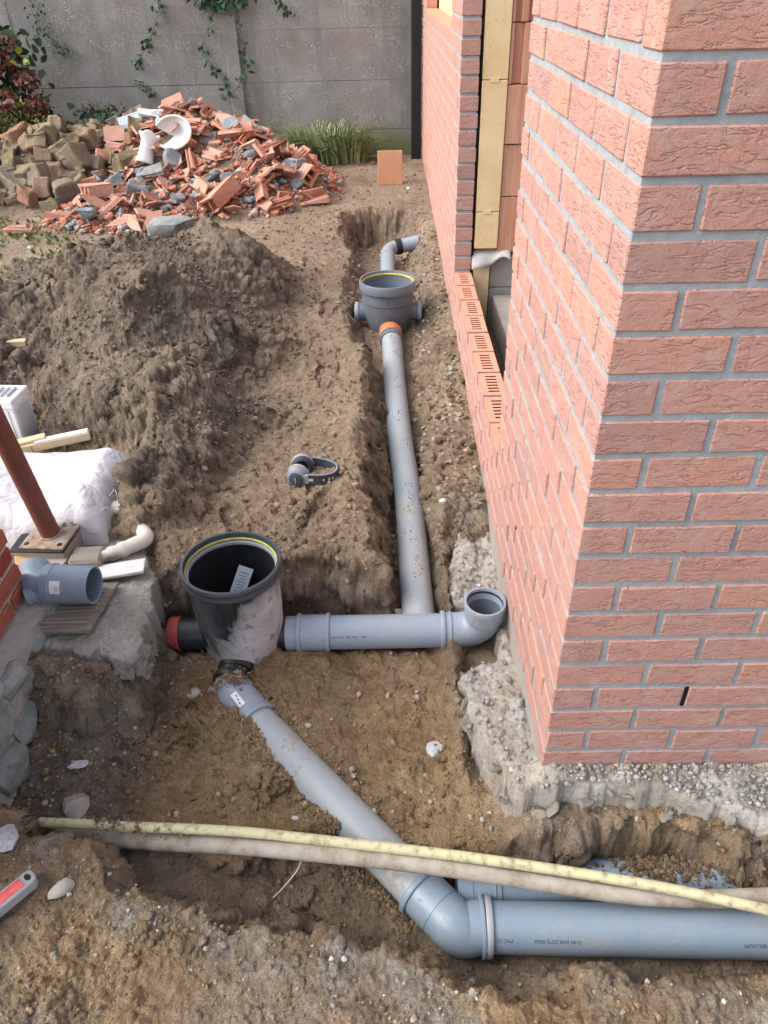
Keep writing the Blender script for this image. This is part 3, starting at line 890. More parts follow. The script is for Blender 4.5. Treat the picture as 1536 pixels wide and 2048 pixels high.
def clods():
    rs = np.random.RandomState(4)
    pts = []
    # mound
    n = 14000
    x = rs.uniform(-3.0, -.75, n); y = rs.uniform(.95, 4.2, n)
    k = mound_h(x, y) > .01
    x, y = x[k], y[k]
    s = .003 + .011 * rs.rand(len(x)) ** 6
    c = pick(rs, [(.12, .095, .072), (.155, .126, .096), (.19, .157, .12)], len(x), .12)
    pts.append((x, y, s, c, .35))
    # path and trench sides
    n = 5500
    x = rs.uniform(-1.1, -.03, n); y = .75 + 4.2 * rs.rand(n) ** 1.3
    s = .0025 + .012 * rs.rand(n) ** 7
    c = pick(rs, [(.24, .185, .135), (.28, .215, .158), (.20, .152, .11)], n)
    pts.append((x, y, s, c, .4))
    # wall-side of the trench, gritty
    n = 1800
    x = rs.uniform(-.24, -.01, n); y = rs.uniform(.9, 4.5, n)
    s = .003 + .014 * rs.rand(n) ** 4
    c = pick(rs, [(.2, .15, .1), (.28, .24, .19), (.36, .33, .28), (.14, .1, .065)], n)
    pts.append((x, y, s, c, .4))
    # pit
    n = 3600
    x = rs.uniform(-1.45, -.08, n); y = rs.uniform(-.02, .74, n)
    w = rs.rand(n) < np.clip(.25 + 1.2 * fbm(x, y, 3.3, 3, 301) + .6 * (x < -1.0), .04, 1)
    x, y = x[w], y[w]
    s = .0022 + .009 * rs.rand(len(x)) ** 4
    c = pick(rs, [(.2, .13, .065), (.28, .19, .10), (.14, .1, .06), (.34, .29, .21)], len(x))
    pts.append((x, y, s, c, .35))
    # big trench and its banks
    n = 6000
    x = rs.uniform(-1.45, .8, n); y = rs.uniform(-.75, .02, n)
    w = rs.rand(n) < np.clip(.45 + 1.1 * fbm(x, y, 3.0, 3, 302), .1, 1)
    x, y = x[w], y[w]
    s = .0016 + .0075 * rs.rand(len(x)) ** 6
    c = pick(rs, [(.19, .14, .085), (.24, .175, .105), (.15, .11, .07), (.30, .27, .215), (.26, .19, .11)], len(x))
    pts.append((x, y, s, c, .35))
    # around the rubble and along the fence
    n = 1800
    x = rs.uniform(-3.6, -.05, n); y = rs.uniform(4.2, 6.7, n)
    s = .004 + .012 * rs.rand(n) ** 3
    c = pick(rs, [(.17, .12, .08), (.25, .2, .15), (.4, .18, .12)], n)
    pts.append((x, y, s, c, .4))
    # fine crumbs in drifts: pit, banks, trench sides
    n = 26000
    x = rs.uniform(-1.45, .65, n); y = -.72 + 2.2 * rs.rand(n) ** 1.25
    w = (fbm(x, y, 4.5, 4, 303) + .25 * (x < -1.0) + .35 * np.exp(-((x + .17) / .12) ** 2) * (y > .1) * (y < .4) + .3 * np.exp(-((y + .06) / .06) ** 2) * (x > -.05)) > .12
    x, y = x[w], y[w]
    s = .0012 + .0040 * rs.rand(len(x)) ** 5
    c = pick(rs, [(.20, .14, .085), (.26, .19, .115), (.15, .11, .07), (.25, .19, .125), (.22, .155, .09)], len(x))
    pts.append((x, y, s, c, .35))
    # crumbs banked against the slanting pipe
    n = 1500
    t = rs.rand(n); side = rs.normal(.062, .012, n) * np.where(rs.rand(n) < .8, -1, 1)
    x = -.80 + .52 * t + side * .707; y = .355 - .545 * t + side * .707
    s = .0018 + .0055 * rs.rand(n) ** 2.5
    c = pick(rs, [(.20, .14, .085), (.26, .19, .115), (.16, .115, .07)], n)
    pts.append((x, y, s, c, .35))
    X = np.concatenate([p[0] for p in pts]); Y = np.concatenate([p[1] for p in pts]); S = np.concatenate([p[2] for p in pts]); Cc = np.concatenate([p[3] for p in pts])
    Z = ground_fn(X, Y) + S * .3
    o = scatter('soil_clods', np.stack([X, Y, Z], 1), S, Cc, M_['clod'], 7)
    tag(o, 'loose crumbs and clods of earth lying over the ground', 'soil', kind='stuff')
    # pale gravel in the foreground bank and pit
    x, y = [], []
    for cx, cy, r, n in ((-1.25, .28, .12, 160), (-1.12, .30, .06, 60), (-.95, -.30, .10, 110), (-.80, -.34, .10, 150), (-.55, -.36, .10, 110), (-.3, -.48, .10, 80), (.2, -.52, .16, 130), (.45, -.51, .15, 120), (-1.15, -.2, .12, 70),
                         (-1.2, .2, .12, 130), (-1.33, .12, .10, 120), (-.1, -.02, .09, 60), (-.62, -.50, .14, 170), (-1.05, -.40, .16, 200)):
        a = rs.uniform(0, 2 * math.pi, n); q = r * np.sqrt(rs.rand(n))
        x.append(cx + q * np.cos(a)); y.append(cy + q * np.sin(a) * .7)
    x = np.concatenate(x); y = np.concatenate(y)
    kk = rs.rand(len(x)) < .6; x, y = x[kk], y[kk]
    s = .0016 + .0052 * rs.rand(len(x)) ** 4
    c = pick(rs, [(.25, .225, .185), (.32, .29, .25), (.20, .175, .14), (.16, .14, .115), (.40, .375, .34)], len(x))
    o = scatter('gravel', np.stack([x, y, ground_fn(x, y) + s * .3], 1), s, c, M_['clod'], 11, amp=.55, smooth=False)
    tag(o, 'pale gravel and grit crusted on the near trench bank', 'gravel', kind='stuff')
clods()

# ------------------------------------------------------------------ broken concrete: footing of the house and slab on the left
def crust(name, poly, bounds, step, ztop, zbot, amp, seed, mat):
    x0, x1, y0, y1 = bounds
    xs = np.arange(x0, x1, step); ys = np.arange(y0, y1, step)
    X, Y = np.meshgrid(xs, ys)
    wx = X + .016 * fbm(X, Y, 14, 4, seed); wy = Y + .016 * fbm(X, Y, 14, 4, seed + 1)
    sd = sd_poly(wx, wy, poly)
    k = sstep(.003, -.007, sd)
    cl, cr = worley(X, Y, 34, seed + 2); c2, cr2 = worley(X, Y, 85, seed + 3)
    c1, cr1 = worley(X + .01 * pn(X * 40, Y * 40, seed), Y + .01 * pn(X * 40, Y * 40, seed + 7), 16, seed + 10)
    top = ztop(X, Y) + amp * (fbm(X, Y, 7, 3, seed + 4) * .6 + .9 * (cr1 - .5) + .75 * (cr - .5) + .4 * (cr2 - .5) + .25 * fbm(X, Y, 60, 3, seed + 5)) - .008 * np.exp(sd.clip(-1, 0) / .012)
    Z = top * k + (zbot + .02 * fbm(X, Y, 12, 3, seed + 6)) * (1 - k)
    # push the broken edge sideways so that it is ragged
    nr, nc = X.shape
    keep = (sd < .03)
    V = np.stack([X + (k * (1 - k)) * .03 * pn(X * 25, Z * 25 + Y * 9, seed + 8), Y + (k * (1 - k)) * .03 * pn(Y * 25, Z * 25 + X * 9, seed + 9), Z], -1).reshape(-1, 3)
    idx = np.arange(nr * nc).reshape(nr, nc)
    F = np.stack([idx[:-1, :-1], idx[:-1, 1:], idx[1:, 1:], idx[1:, :-1]], -1).reshape(-1, 4)
    F = F[keep.reshape(-1)[F].any(1)]
    used, inv = np.unique(F, return_inverse=True)
    return link(name, np_mesh(name, V[used], inv.reshape(-1, 4)), mat)

FOOT = [(.06, 1.35), (-.05, 1.33), (-.11, 1.15), (-.14, .98), (-.175, .82), (-.17, .715), (-.10, .69), (-.05, .68), (-.03, .6), (-.045, .47), (-.12, .44), (-.165, .41), (-.172, .34), (-.152, .27), (-.15, .2), (-.125, .12),
        (-.10, .05), (-.085, -.025), (-.04, -.055), (.08, -.055), (.26, -.05), (.37, -.085), (.55, -.115), (.9, -.12), (1.5, -.12), (1.5, .06), (.06, .06)]
def foot_top(X, Y):
    return -.050 - .05 * sstep(.15, .5, Y) * sstep(1.4, 1.0, Y) - .02 * sstep(0, .1, Y) + .03 * sstep(1.0, 1.3, Y) + .045 * sstep(-.09, .0, Y) * sstep(-.03, .02, X) * sstep(.04, .02, Y) - .010 * sstep(.2, .6, X)
o = crust('concrete_footing', FOOT, (-.24, 1.5, -.2, 1.42), .0055, foot_top, -.30, .016, 400, M_['concrete_rough'])
tag(o, 'ragged grey concrete footing jutting out below the pink brick wall', 'footing')

SLAB = [(-1.115, .72), (-1.095, .62), (-1.08, .52), (-1.08, .42), (-1.13, .365), (-1.2, .385), (-1.3, .40), (-1.42, .42), (-1.6, .5), (-1.66, .95), (-1.4, .98), (-1.2, .90)]
o = crust('concrete_slab', SLAB, (-1.7, -1.0, .3, 1.0), .006, lambda X, Y: .012 - .02 * sstep(.5, .36, Y), -.30, .007, 440, M_['concrete_rough'])
tag(o, 'broken concrete slab corner beside the black chamber, under the loose pipe fitting', 'slab')
slab_o = o
def chunks(parent, line, n, seed, smin, smax, zf, out):
    # angular lumps broken out of the edge
    rs = np.random.RandomState(seed)
    ms = []
    for k in range(5):
        me = box_mesh('chunk_%d_%d' % (seed, k), 1.8, 1.4, 1.2, .12, 1, jitter=.34, seed=seed * 7 + k, cuts=1); me.materials.append(M_['concrete_rough']); ms.append(me)
    L = np.array(line); seg = np.sqrt((np.diff(L, axis=0) ** 2).sum(1)); cum = np.concatenate([[0], np.cumsum(seg)])
    for i in range(n):
        t = rs.uniform(0, cum[-1]); x = np.interp(t, cum, L[:, 0]) + rs.normal(0, out); y = np.interp(t, cum, L[:, 1]) + rs.normal(0, out)
        s = rs.uniform(smin, smax) * .5
        c = bpy.data.objects.new('chunk', ms[rs.randint(5)]); COL.objects.link(c); c.parent = parent
        c.location = (x, y, zf(x, y) - rs.uniform(0, .05)); c.rotation_euler = tuple(rs.uniform(-1.2, 1.2, 3)); c.scale = (s * rs.uniform(.9, 1.5), s, s * rs.uniform(.6, 1))
chunks(slab_o, [(-1.085, .47), (-1.08, .42), (-1.13, .36), (-1.2, .38), (-1.3, .395), (-1.4, .41)], 26, 61, .03, .062, lambda x, y: -.022, .010)

# gravel bedded into the front of the footing
def footing_gravel():
    rs = np.random.RandomState(8)
    n = 800
    x = np.concatenate([rs.uniform(-.06, .75, n), rs.uniform(-.15, -.01, 230)])
    y = np.concatenate([-.004 - .085 * rs.rand(n) ** 1.2, rs.uniform(-.03, 1.1, 230)])
    q = sd_poly(x, y, FOOT) < -.012; x, y = x[q], y[q]
    s = .0028 + .0062 * rs.rand(len(x)) ** 2
    z = foot_top(x, y) + .001 + .007 * rs.rand(len(x))
    c = pick(rs, [(.28, .275, .26), (.34, .33, .31), (.24, .235, .22), (.40, .385, .36), (.31, .27, .22)], len(x))
    o = scatter('footing_gravel', np.stack([x, y, z], 1), s, c, M_['clod'], 13, amp=.25, smooth=True)
    tag(o, 'grey gravel bedded on the footing at the foot of the brick wall', 'gravel', kind='stuff')
    ft = lambda x, y: float(foot_top(np.array([x]), np.array([y]))[0]) - .012
    chunks(bpy.data.objects['concrete_footing'], FOOT[1:6], 16, 71, .02, .042, ft, .006)
    chunks(bpy.data.objects['concrete_footing'], FOOT[10:24], 40, 73, .014, .036, ft, .012)
footing_gravel()
# ------------------------------------------------------------------ the house wall, brick by brick
CH, Z0, MX, MY = .0748, .049, .2, .2035
BL, BW, BH = .188, .088, .0628
WY0, WY1 = 14 * MY, 33 * MY
OPEN_Y = 5 * MY
SILL_K = 2
KTOP = 30

def brick_variants():
    out = []
    for s in range(5):
        out.append(box_mesh('brick_%d' % s, BL, BW, BH, .0024, 1, jitter=.0012, seed=s))
    half = [box_mesh('half_brick_%d' % s, .0865, BW, BH, .0024, 1, jitter=.0012, seed=20 + s) for s in range(3)]
    return out, half
def perforated_mesh():
    L, W, H = BL, BW, BH
    ys = [-W / 2]; slotx = []
    xc = [-L / 2]
    # slots run across the wall (local y), several in a row along local x
    n = 6
    for i in range(n):
        c = (i - (n - 1) / 2) * .0252
        xc += [c - .0052, c + .0052]
    xc.append(L / 2)
    yc = [-W / 2, -.021, .021, W / 2]
    V, F = [], []
    idx = {}
    def v(x, y, z):
        k = (round(x, 5), round(y, 5), round(z, 5))
        if k not in idx: idx[k] = len(V); V.append(k)
        return idx[k]
    top = H / 2; bot = -H / 2; dp = top - .055
    for i in range(len(xc) - 1):
        for j in range(3):
            a, b, c, d = xc[i], xc[i + 1], yc[j], yc[j + 1]
            slot = (j == 1 and i % 2 == 1)
            z = dp if slot else top
            F.append((v(a, c, z), v(b, c, z), v(b, d, z), v(a, d, z)))
            if slot:
                for (p, q) in (((a, c), (b, c)), ((b, c), (b, d)), ((b, d), (a, d)), ((a, d), (a, c))):
                    F.append((v(*p, top), v(*q, top), v(*q, dp), v(*p, dp)))
    for j in range(3):
        for xx, fl in ((-L / 2, 1), (L / 2, 0)):
            q = [v(xx, yc[j], bot), v(xx, yc[j + 1], bot), v(xx, yc[j + 1], top), v(xx, yc[j], top)]
            F.append(tuple(reversed(q)) if fl else tuple(q))
    for i in range(len(xc) - 1):
        for yy, fl in ((-W / 2, 0), (W / 2, 1)):
            q = [v(xc[i], yy, bot), v(xc[i + 1], yy, bot), v(xc[i + 1], yy, top), v(xc[i], yy, top)]
            F.append(tuple(reversed(q)) if fl else tuple(q))
    me = mesh('perforated_brick', V, F)
    me.materials.append(M_['brick']); me.materials.append(M_['clay_sill']); me.materials.append(M_['slot_shade'])
    for p in me.polygons:
        cz = p.center.z
        if abs(cz - top) < 1e-5: p.material_index = 1
        elif abs(p.center.y) < .022 and abs(p.center.x) < L / 2 - .004 and cz > dp - 1e-4: p.material_index = 2
    return me

def build_wall():
    W = thing('house_wall', 'house wall of folded pink brick with a window opening above a low sill', 'brick wall')
    full, half = brick_variants()
    perf = perforated_mesh()
    for m in full + half: m.materials.append(M_['brick'])
    rnd = random.Random(3)
    camp = Vector((-.353, -1.112, 1.566))
    L = []   # (distance, kind, location, rotz)
    def add(kind, x, y, z, rz):
        face = Vector((x, y, z))
        L.append(((face - camp).length + (3 if z > 1.62 else 0) + (2 if x > .62 else 0), kind, (x, y, z), rz))
    HZ = math.pi / 2
    for k in range(-1, KTOP):
        z = Z0 + (k + .5) * CH
        st = (k % 2 == 1)
        # front face
        if st:
            xs = [(i * MX + BL / 2, 'f') for i in range(0, 9)]
        else:
            xs = [(.1 + i * MX + BL / 2, 'f') for i in range(0, 8)]
        for x, kd in xs: add(kd, x, BW / 2, z, 0)
        # left face
        if st: ys = [(.1 * MY / .2 + i * MY, 'f') for i in range(0, 33)]
        else: ys = [(i * MY, 'f') for i in range(0, 33)]
        for y0, kd in ys:
            y1 = y0 + BL
            if y0 > WY1 - .1: continue
            if k > SILL_K:
                if y0 >= OPEN_Y - .05 and y0 < WY0 - .15: continue          # opening
                if y0 < OPEN_Y and y1 > OPEN_Y + .02:                       # toothed jamb of the pier
                    add('h', BW / 2, y0 + .0432, z, HZ); continue
                if y0 < WY0 and y1 > WY0 + .02:                             # jamb of the wing
                    add('h', BW / 2, y1 - .0432, z, HZ); continue
                if k > 16:                                                  # window of the wing
                    if y0 > 17 * MY - .05 and y1 < 30 * MY + .01: continue
                    if y0 < 17 * MY and y1 > 17 * MY + .02: add('h', BW / 2, y0 + .0432, z, HZ); continue
                    if y0 < 30 * MY and y1 > 30 * MY + .02: add('h', BW / 2, y1 - .0432, z, HZ); continue
            kk = 'p' if (k == SILL_K and y0 >= OPEN_Y - .11 and y1 < WY0 + .1) else 'f'
            add(kk, BW / 2, y0 + BL / 2, z, HZ)
    L.sort(key=lambda t: t[0])
    n_ind = 0; rest = []
    for d, kd, loc, rz in L:
        if n_ind < 300:
            n_ind += 1
            me = perf if kd == 'p' else (rnd.choice(full) if kd == 'f' else rnd.choice(half))
            o = bpy.data.objects.new('brick', me); COL.objects.link(o); o.parent = W
            jit = rnd.uniform(-.0018, .0018)
            o.location = (loc[0] + (jit if rz else 0), loc[1] + (0 if rz else jit), loc[2] + rnd.uniform(-.0012, .0012))
            flip = math.pi if (rnd.random() < .5 and kd != 'p') else 0
            o.rotation_euler = (0, rnd.uniform(-.006, .006), rz + flip + rnd.uniform(-.004, .004))
        else:
            rest.append((kd, loc, rz))
    # the far and high courses, one mesh
    VV, FF, TT = [], [], []; off = 0
    base = {}
    for key, me in (('f', full[0]), ('h', half[0])):
        bm = bmesh.new(); bm.from_mesh(me); bmesh.ops.triangulate(bm, faces=bm.faces)
        base[key] = (np.array([v.co[:] for v in bm.verts]), np.array([[v.index for v in f.verts] for f in bm.faces])); bm.free()
    rs = np.random.RandomState(5)
    for kd, loc, rz in rest:
        v, f = base['f' if kd == 'p' else kd]
        c, s = math.cos(rz), math.sin(rz)
        p = np.stack([v[:, 0] * c - v[:, 1] * s, v[:, 0] * s + v[:, 1] * c, v[:, 2]], 1) + np.array(loc) + np.array([rs.uniform(-.0015, .0015) if rz else 0, 0, 0])
        VV.append(p); FF.append(f + off); TT.append(np.full(len(p), rs.rand())); off += len(p)
    V = np.concatenate(VV); F = np.concatenate(FF); T = np.concatenate(TT)
    me = np_mesh('brick_courses', V, F, False)
    a = me.color_attributes.new('tint', 'FLOAT_COLOR', 'POINT')
    a.data.foreach_set('color', np.stack([T, T, T, np.ones_like(T)], 1).astype(np.float32).ravel())
    o = link('brick_courses', me, M_['brick_far'], W); o['kind'] = 'stuff'
    # mortar bed behind the faces: pier, low wall, wing, wing above its window
    rc = .0036
    zt = Z0 + KTOP * CH - .006
    zs = Z0 + (SILL_K + 1) * CH - .009
    zw = Z0 + 17 * CH - .008
    def mort(x0, x1, y0, y1, z0, z1):
        link('mortar', box_mesh('mortar', x1 - x0, y1 - y0, z1 - z0, 0, c=((x0 + x1) / 2, (y0 + y1) / 2, (z0 + z1) / 2)), M_['mortar'], W)
    mort(rc, 1.79, rc, BW - rc, -.28, zt)                                  # front leaf
    mort(rc, BW - rc, BW - rc + .001, OPEN_Y - .014, -.28, zt)             # side leaf of the pier
    mort(rc, BW - rc, OPEN_Y - .013, WY0 + .004, -.28, zs - .004)          # low wall under the opening
    mort(rc, BW - rc, WY0 + .005, WY1 - .02, -.28, zw)                     # wing below its window
    mort(rc, BW - rc, WY0 + .005, 17 * MY - .016, zw + .001, zt)
    mort(rc, BW - rc, 30 * MY + .004, WY1 - .02, zw + .001, zt)
    # weep joints near the ground: black boxes paint the shade of open joints
    for x in (.294, 1.094): link('weep_hole_shade', box_mesh('weep_hole_shade', .008, .004, BH, .0005), M_['membrane_black'], W, loc=(x, .0036, Z0 + 2.5 * CH))
    for y in (.6 * MY / .2, 1.6 * MY / .2): link('weep_hole_shade', box_mesh('weep_hole_shade', .004, .013, BH, .0005), M_['membrane_black'], W, loc=(.0036, y - .0077, Z0 + 2.5 * CH))
    # layers shown in the cut end of the wing
    y0 = WY0 + .004
    def part(name, mat, x0, x1, ya, yb, z0, z1, bev=.002, cuts=0, jit=0, seed=0):
        me = box_mesh(name, x1 - x0, yb - ya, z1 - z0, bev, 1, jitter=jit, seed=seed, cuts=cuts)
        return link(name, me, M_[mat], W, loc=((x0 + x1) / 2, (ya + yb) / 2, (z0 + z1) / 2))
    part('cavity_membrane', 'membrane_black', .090, .1015, y0 + .012, WY1 - .05, -.05, zw)
    for i, (za, zb_) in enumerate(((.385, .566), (.569, 1.150), (1.153, 1.735), (1.738, 2.28))):
        part('insulation_board', 'insulation', .103, .222, y0 + rnd.uniform(0, .006), WY1 - .06, za, zb_ , .003)
    # rebated tongue between the boards
    for zj in (.5675, 1.1515):
        part('board_tongue', 'insulation', .14, .18, y0 - .0015, y0 + .02, zj - .008, zj + .008, 0)
    zz = [.36, .637, .877, 1.13, 1.372, 1.615, 1.86, 2.1, 2.28]
    for i, (za, zb_) in enumerate(zip(zz, zz[1:])):
        yo = y0 + rnd.uniform(.0, .012)
        x0b = .2245; hb = zb_ - za - .004; zc = (za + zb_) / 2
        # hollow clay block: face shell, webs and recesses on its end
        b = link('clay_block', box_mesh('clay_block', .15, .30, hb, .003), M_['clay_block'], W, loc=(x0b + .075, yo + .025 + .15, zc))
        webs = [0.0, .042, .105, .135] if i % 2 == 0 else [0.0, .060, .135]
        for k_, wx_ in enumerate(webs):
            wv = .030 if k_ == 1 else .014
            dpt = .022
            link('block_web', box_mesh('block_web', wv, dpt, hb, .002), M_['clay_block'], b, loc=(-.075 + wx_ + wv / 2 + .0005, -.15 - dpt / 2 + .0005, 0))
        if i in (0, 1, 2):
            link('block_face', box_mesh('block_face', .10, .021, hb - .002, .002), M_['clay_block'], b, loc=(.0 - .02, -.15 - .0105 + .0005, 0))
        # blocks of the inner leaf further along
    part('inner_leaf', 'clay_block', .2255, .365, y0 + .34, WY1 - .06, .36, 2.28)
    # torn damp proof flap hanging over the foot of the insulation
    V, F = [], []
    nu, nv = 16, 7
    for i in range(nu):
        for j in range(nv):
            u = i / (nu - 1); w = j / (nv - 1)
            x = .093 + .20 * u
            V.append((x, y0 + .05 - .075 * w - .012 * math.sin(u * 7) * w, .365 - .012 * w - .050 * w * w * (1 + .45 * math.sin(u * 5 + 1)) + .012 * math.sin(u * 9) * w + .015 * u))
    for i in range(nu - 1):
        for j in range(nv - 1):
            a = i * nv + j
            F.append((a, a + nv, a + nv + 1, a + 1))
    fl = link('membrane_flap', mesh('membrane_flap', V, F, True), M_['flap_grey'], W)
    sm = fl.modifiers.new('t', 'SOLIDIFY'); sm.thickness = .004
    part('lower_insulation', 'insulation', .104, .190, y0 + .01, y0 + .35, -.08, .335, .003)
    part('foundation_block', 'block_grey', .195, .40, y0 + .03, y0 + .5, .17, .338, .004)
    part('foundation_block', 'block_grey', .215, .40, OPEN_Y + .1, y0 + .025, -.02, .13, .004)
    part('foundation_block', 'block_grey', .195, .40, y0 + .03, y0 + .5, -.2, .166, .004)
    part('foundation_block', 'block_grey', .235, .40, .2, OPEN_Y + .095, -.2, .128, .004)
    # window of the wing: flat sill bricks, jamb insulation
    part('window_sill', 'clay_sill', .004, .0895, 17 * MY - .012, 30 * MY + .002, zw + .0015, zw + .012, .002)
    part('jamb_insulation', 'insulation', .104, .2, 17 * MY + .3, 17 * MY + .34, zw - .3, 2.2, .002)
    return W
build_wall()

# room behind the opening
def interior():
    f = link('interior_floor', box_mesh('interior_floor', 3.2, 6.3, .06, 0), M_['interior_plaster'], loc=(2.02, 3.6, .06))
    tag(f, kind='structure')
    w = link('interior_wall', box_mesh('interior_wall', .1, 6.3, 2.4, 0), M_['interior_plaster'], loc=(3.68, 3.6, 1.2)); tag(w, kind='structure')
    w = link('interior_wall', box_mesh('interior_wall', 3.1, .1, 2.4, 0), M_['interior_plaster'], loc=(2.02, 6.83, 1.2)); tag(w, kind='structure')
interior()

# blue marker left on the sill of the far window
mk = thing('marker_pen', 'blue marker pen lying on the far window sill', 'pen', (.045, 3.66, Z0 + 17 * CH + .0125), (0, 0, R_(62)))
tube('barrel', [(-.055, 0, 0), (.035, 0, 0)], .0085, M_['marker_blue'], mk, 12)
tube('cap', [(.036, 0, 0), (.075, 0, 0)], .0095, M_['marker_blue'], mk, 12)

# black downpipe-like post
po = thing('metal_post', 'black square metal post between the concrete fence and the brick wing', 'post', (-.058, 6.66, .05))
link('shaft', box_mesh('shaft', .09, .06, 2.3, .004, c=(0, 0, 1.15)), M_['post_black'], po)
link('base_plate', box_mesh('base_plate', .12, .09, .012, .002, c=(0, 0, .04)), M_['post_black'], po)

# ------------------------------------------------------------------ concrete panel fence
def fence():
    y = 6.86
    Fn = thing('concrete_fence', 'weathered grey concrete panel fence with ivy hanging over it', 'fence', (0, y, 0))
    posts = [-1.72 - 2.0 * i for i in range(0, 4)] + [.30]
    for i, x in enumerate(posts):
        bm = bmesh.new()
        # post with a rounded, slightly proud front
        prof = [(-.065, .05), (-.065, -.020), (-.055, -.032), (.055, -.032), (.065, -.020), (.065, .05)]
        vb = [bm.verts.new((a, b, -.3)) for a, b in prof]; vt = [bm.verts.new((a * .96, b * .96, 2.12)) for a, b in prof]
        n = len(prof)
        for k in range(n): bm.faces.new((vb[k], vb[(k + 1) % n], vt[(k + 1) % n], vt[k]))
        bm.faces.new(vt); bm.faces.new(list(reversed(vb)))
        bmesh.ops.recalc_face_normals(bm, faces=bm.faces)
        link('post', bm_mesh('post', bm), M_['fence_concrete'], Fn, loc=(x, 0, 0))
    ps = sorted(posts)
    rnd = random.Random(2)
    for a, b in zip(ps, ps[1:]):
        for k in range(-1, 5):
            z0 = .345 + k * .412
            w = b - a - .10
            me = box_mesh('panel', w, .042, .4085, .0022, 1)
            link('panel', me, M_['fence_concrete'], Fn, loc=((a + b) / 2, rnd.uniform(-.004, .004) + (.03 if b > 0 else 0), z0 + .206), rot=(rnd.uniform(-.006, .006), rnd.uniform(-.002, .002), 0))
fence()
# ------------------------------------------------------------------ drains
def ring(name, p, d, r, w, mat, parent, bulge=.0035, seg=40):
    """raised collar round a pipe"""
    prof = [(r - .001, -w / 2), (r + bulge, -w / 2 + .001), (r + bulge * 1.25, -w / 4), (r + bulge * 1.25, w / 4), (r + bulge, w / 2 - .001), (r - .001, w / 2)]
    return lathe(name, prof, mat, parent, seg, axis_matrix(p, d))

def print_on_pipe(text, A, D, r, start, ang, size, mat, parent, flip=False):
    """flat print wrapped round a pipe: A axis point, D direction, ang angle from up towards the side"""
    cu = bpy.data.curves.new('print', 'FONT'); cu.body = text; cu.size = size; cu.resolution_u = 2
    tmp = bpy.data.objects.new('print', cu); COL.objects.link(tmp)
    dg = bpy.context.evaluated_depsgraph_get()
    me = bpy.data.meshes.new_from_object(tmp.evaluated_get(dg))
    bpy.data.objects.remove(tmp)
    A = Vector(A); D = Vector(D).normalized()
    up = (Vector((0, 0, 1)) - D * D.z).normalized(); side = D.cross(up)
    for v in me.vertices:
        x, y = v.co.x, v.co.y
        if flip: x, y = -x, -y
        a = ang - y / r
        v.co = A + D * (start + x) + (up * math.cos(a) - side * math.sin(a) * -1) * (r + .0006)
    o = link('print', me, mat, parent)
    return o

def bend_pts(p0, p1, p2, rad=.5, n=10):
    """rounded corner p0-p1-p2; rad = share of the legs used"""
    p0, p1, p2 = Vector(p0), Vector(p1), Vector(p2)
    a = p1.lerp(p0, rad); b = p1.lerp(p2, rad)
    out = [p0, a]
    for k in range(1, n):
        t = k / n
        out.append(a * (1 - t) ** 2 + p1 * 2 * t * (1 - t) + b * t * t)
    return out + [b, p2]

RP = .055
# --- far chamber
def far_chamber():
    c = Vector((-.353, 3.056, 0)); zr = .17; R0 = .160
    T = thing('inspection_chamber', 'open grey plastic inspection chamber far along the trench, by the wall corner', 'chamber', c)
    M = M_['pvc_dark']
    lathe('rim', [(R0 - .012, zr - .052), (R0 - .002, zr - .050), (R0, zr - .044), (R0, zr - .006), (R0 - .003, zr), (R0 - .011, zr), (R0 - .013, zr - .006), (R0 - .013, zr - .05)], M_['pvc_dark_rim'], T, 64)
    lathe('body', [(R0 - .014, zr - .05), (R0 - .014, zr - .115), (R0 - .018, zr - .120), (R0 - .020, zr - .160), (R0 - .026, zr - .21), (R0 - .040, zr - .26), (R0 - .055, -.14), (0, -.15)], M, T, 64)
    lathe('inside', [(R0 - .018, zr - .05), (R0 - .022, zr - .12), (R0 - .03, zr - .16), (R0 - .06, zr - .25), (0, -.11)], M_['pvc_inner'], T, 64)
    lathe('seal', [(R0 - .013, zr - .014), (R0 - .018, zr - .017), (R0 - .018, zr - .024), (R0 - .013, zr - .027)], M_['seal_yellow'], T, 64)
    for sx in (-1, 1):
        d = Vector((sx, .05, 0))
        s = tube('inlet', [d * .10 + Vector((0, 0, -.02)), d * .185 + Vector((0, 0, -.02))], .052, M, T, 32, .004)
        ring('collar', d * .178 + Vector((0, 0, -.02)), d, .052, .022, M_['pvc_mid'], s, .004)
    s = tube('outlet', [(.0, -.08, -.075), (.012, -.175, -.08)], .056, M, T, 32)
    ring('collar', (.01, -.155, -.079), (.012, -.1, 0), .056, .03, M_['rubber'], s, .003)
    link('seam', box_mesh('seam', .003, .004, .05, 0), M, T, loc=(0, -R0 + .0125, zr - .082))
far_chamber()

# --- long pipe in the trench
def long_pipe():
    P = [(-.342, 2.885, -.078), (-.3335, 2.72, -.092), (-.329, 2.386, -.11), (-.312, 1.839, -.13), (-.286, 1.344, -.15), (-.274, .802, -.17), (-.270, .66, -.176)]
    T = thing('drain_pipe', 'long dusty grey drain pipe running along the trench beside the wall', 'pipe', P[-1])
    inv = Matrix.Translation(-Vector(P[-1]))
    Q = [inv @ p for p in spline(P, 10)]
    tube('pipe', Q, RP, M_['pvc_dusty'], T, 40)
    a = Vector(P[0]) - Vector(P[-1]); b = Vector(P[1]) - Vector(P[-1]); d = (b - a).normalized()
    cp = tube('orange_coupling', [a - d * .012, a + d * .055], .0625, M_['coupling_orange'], T, 40)
    ring('ridge', a + d * .004, d, .0625, .014, M_['coupling_orange'], cp, .003)
    tube('grey_socket', [a + d * .05, a + d * .10], .0605, M_['pvc_dark'], T, 40)
    ring('socket_lip', a + d * .062, d, .0605, .018, M_['pvc_dark'], T, .003)
long_pipe()

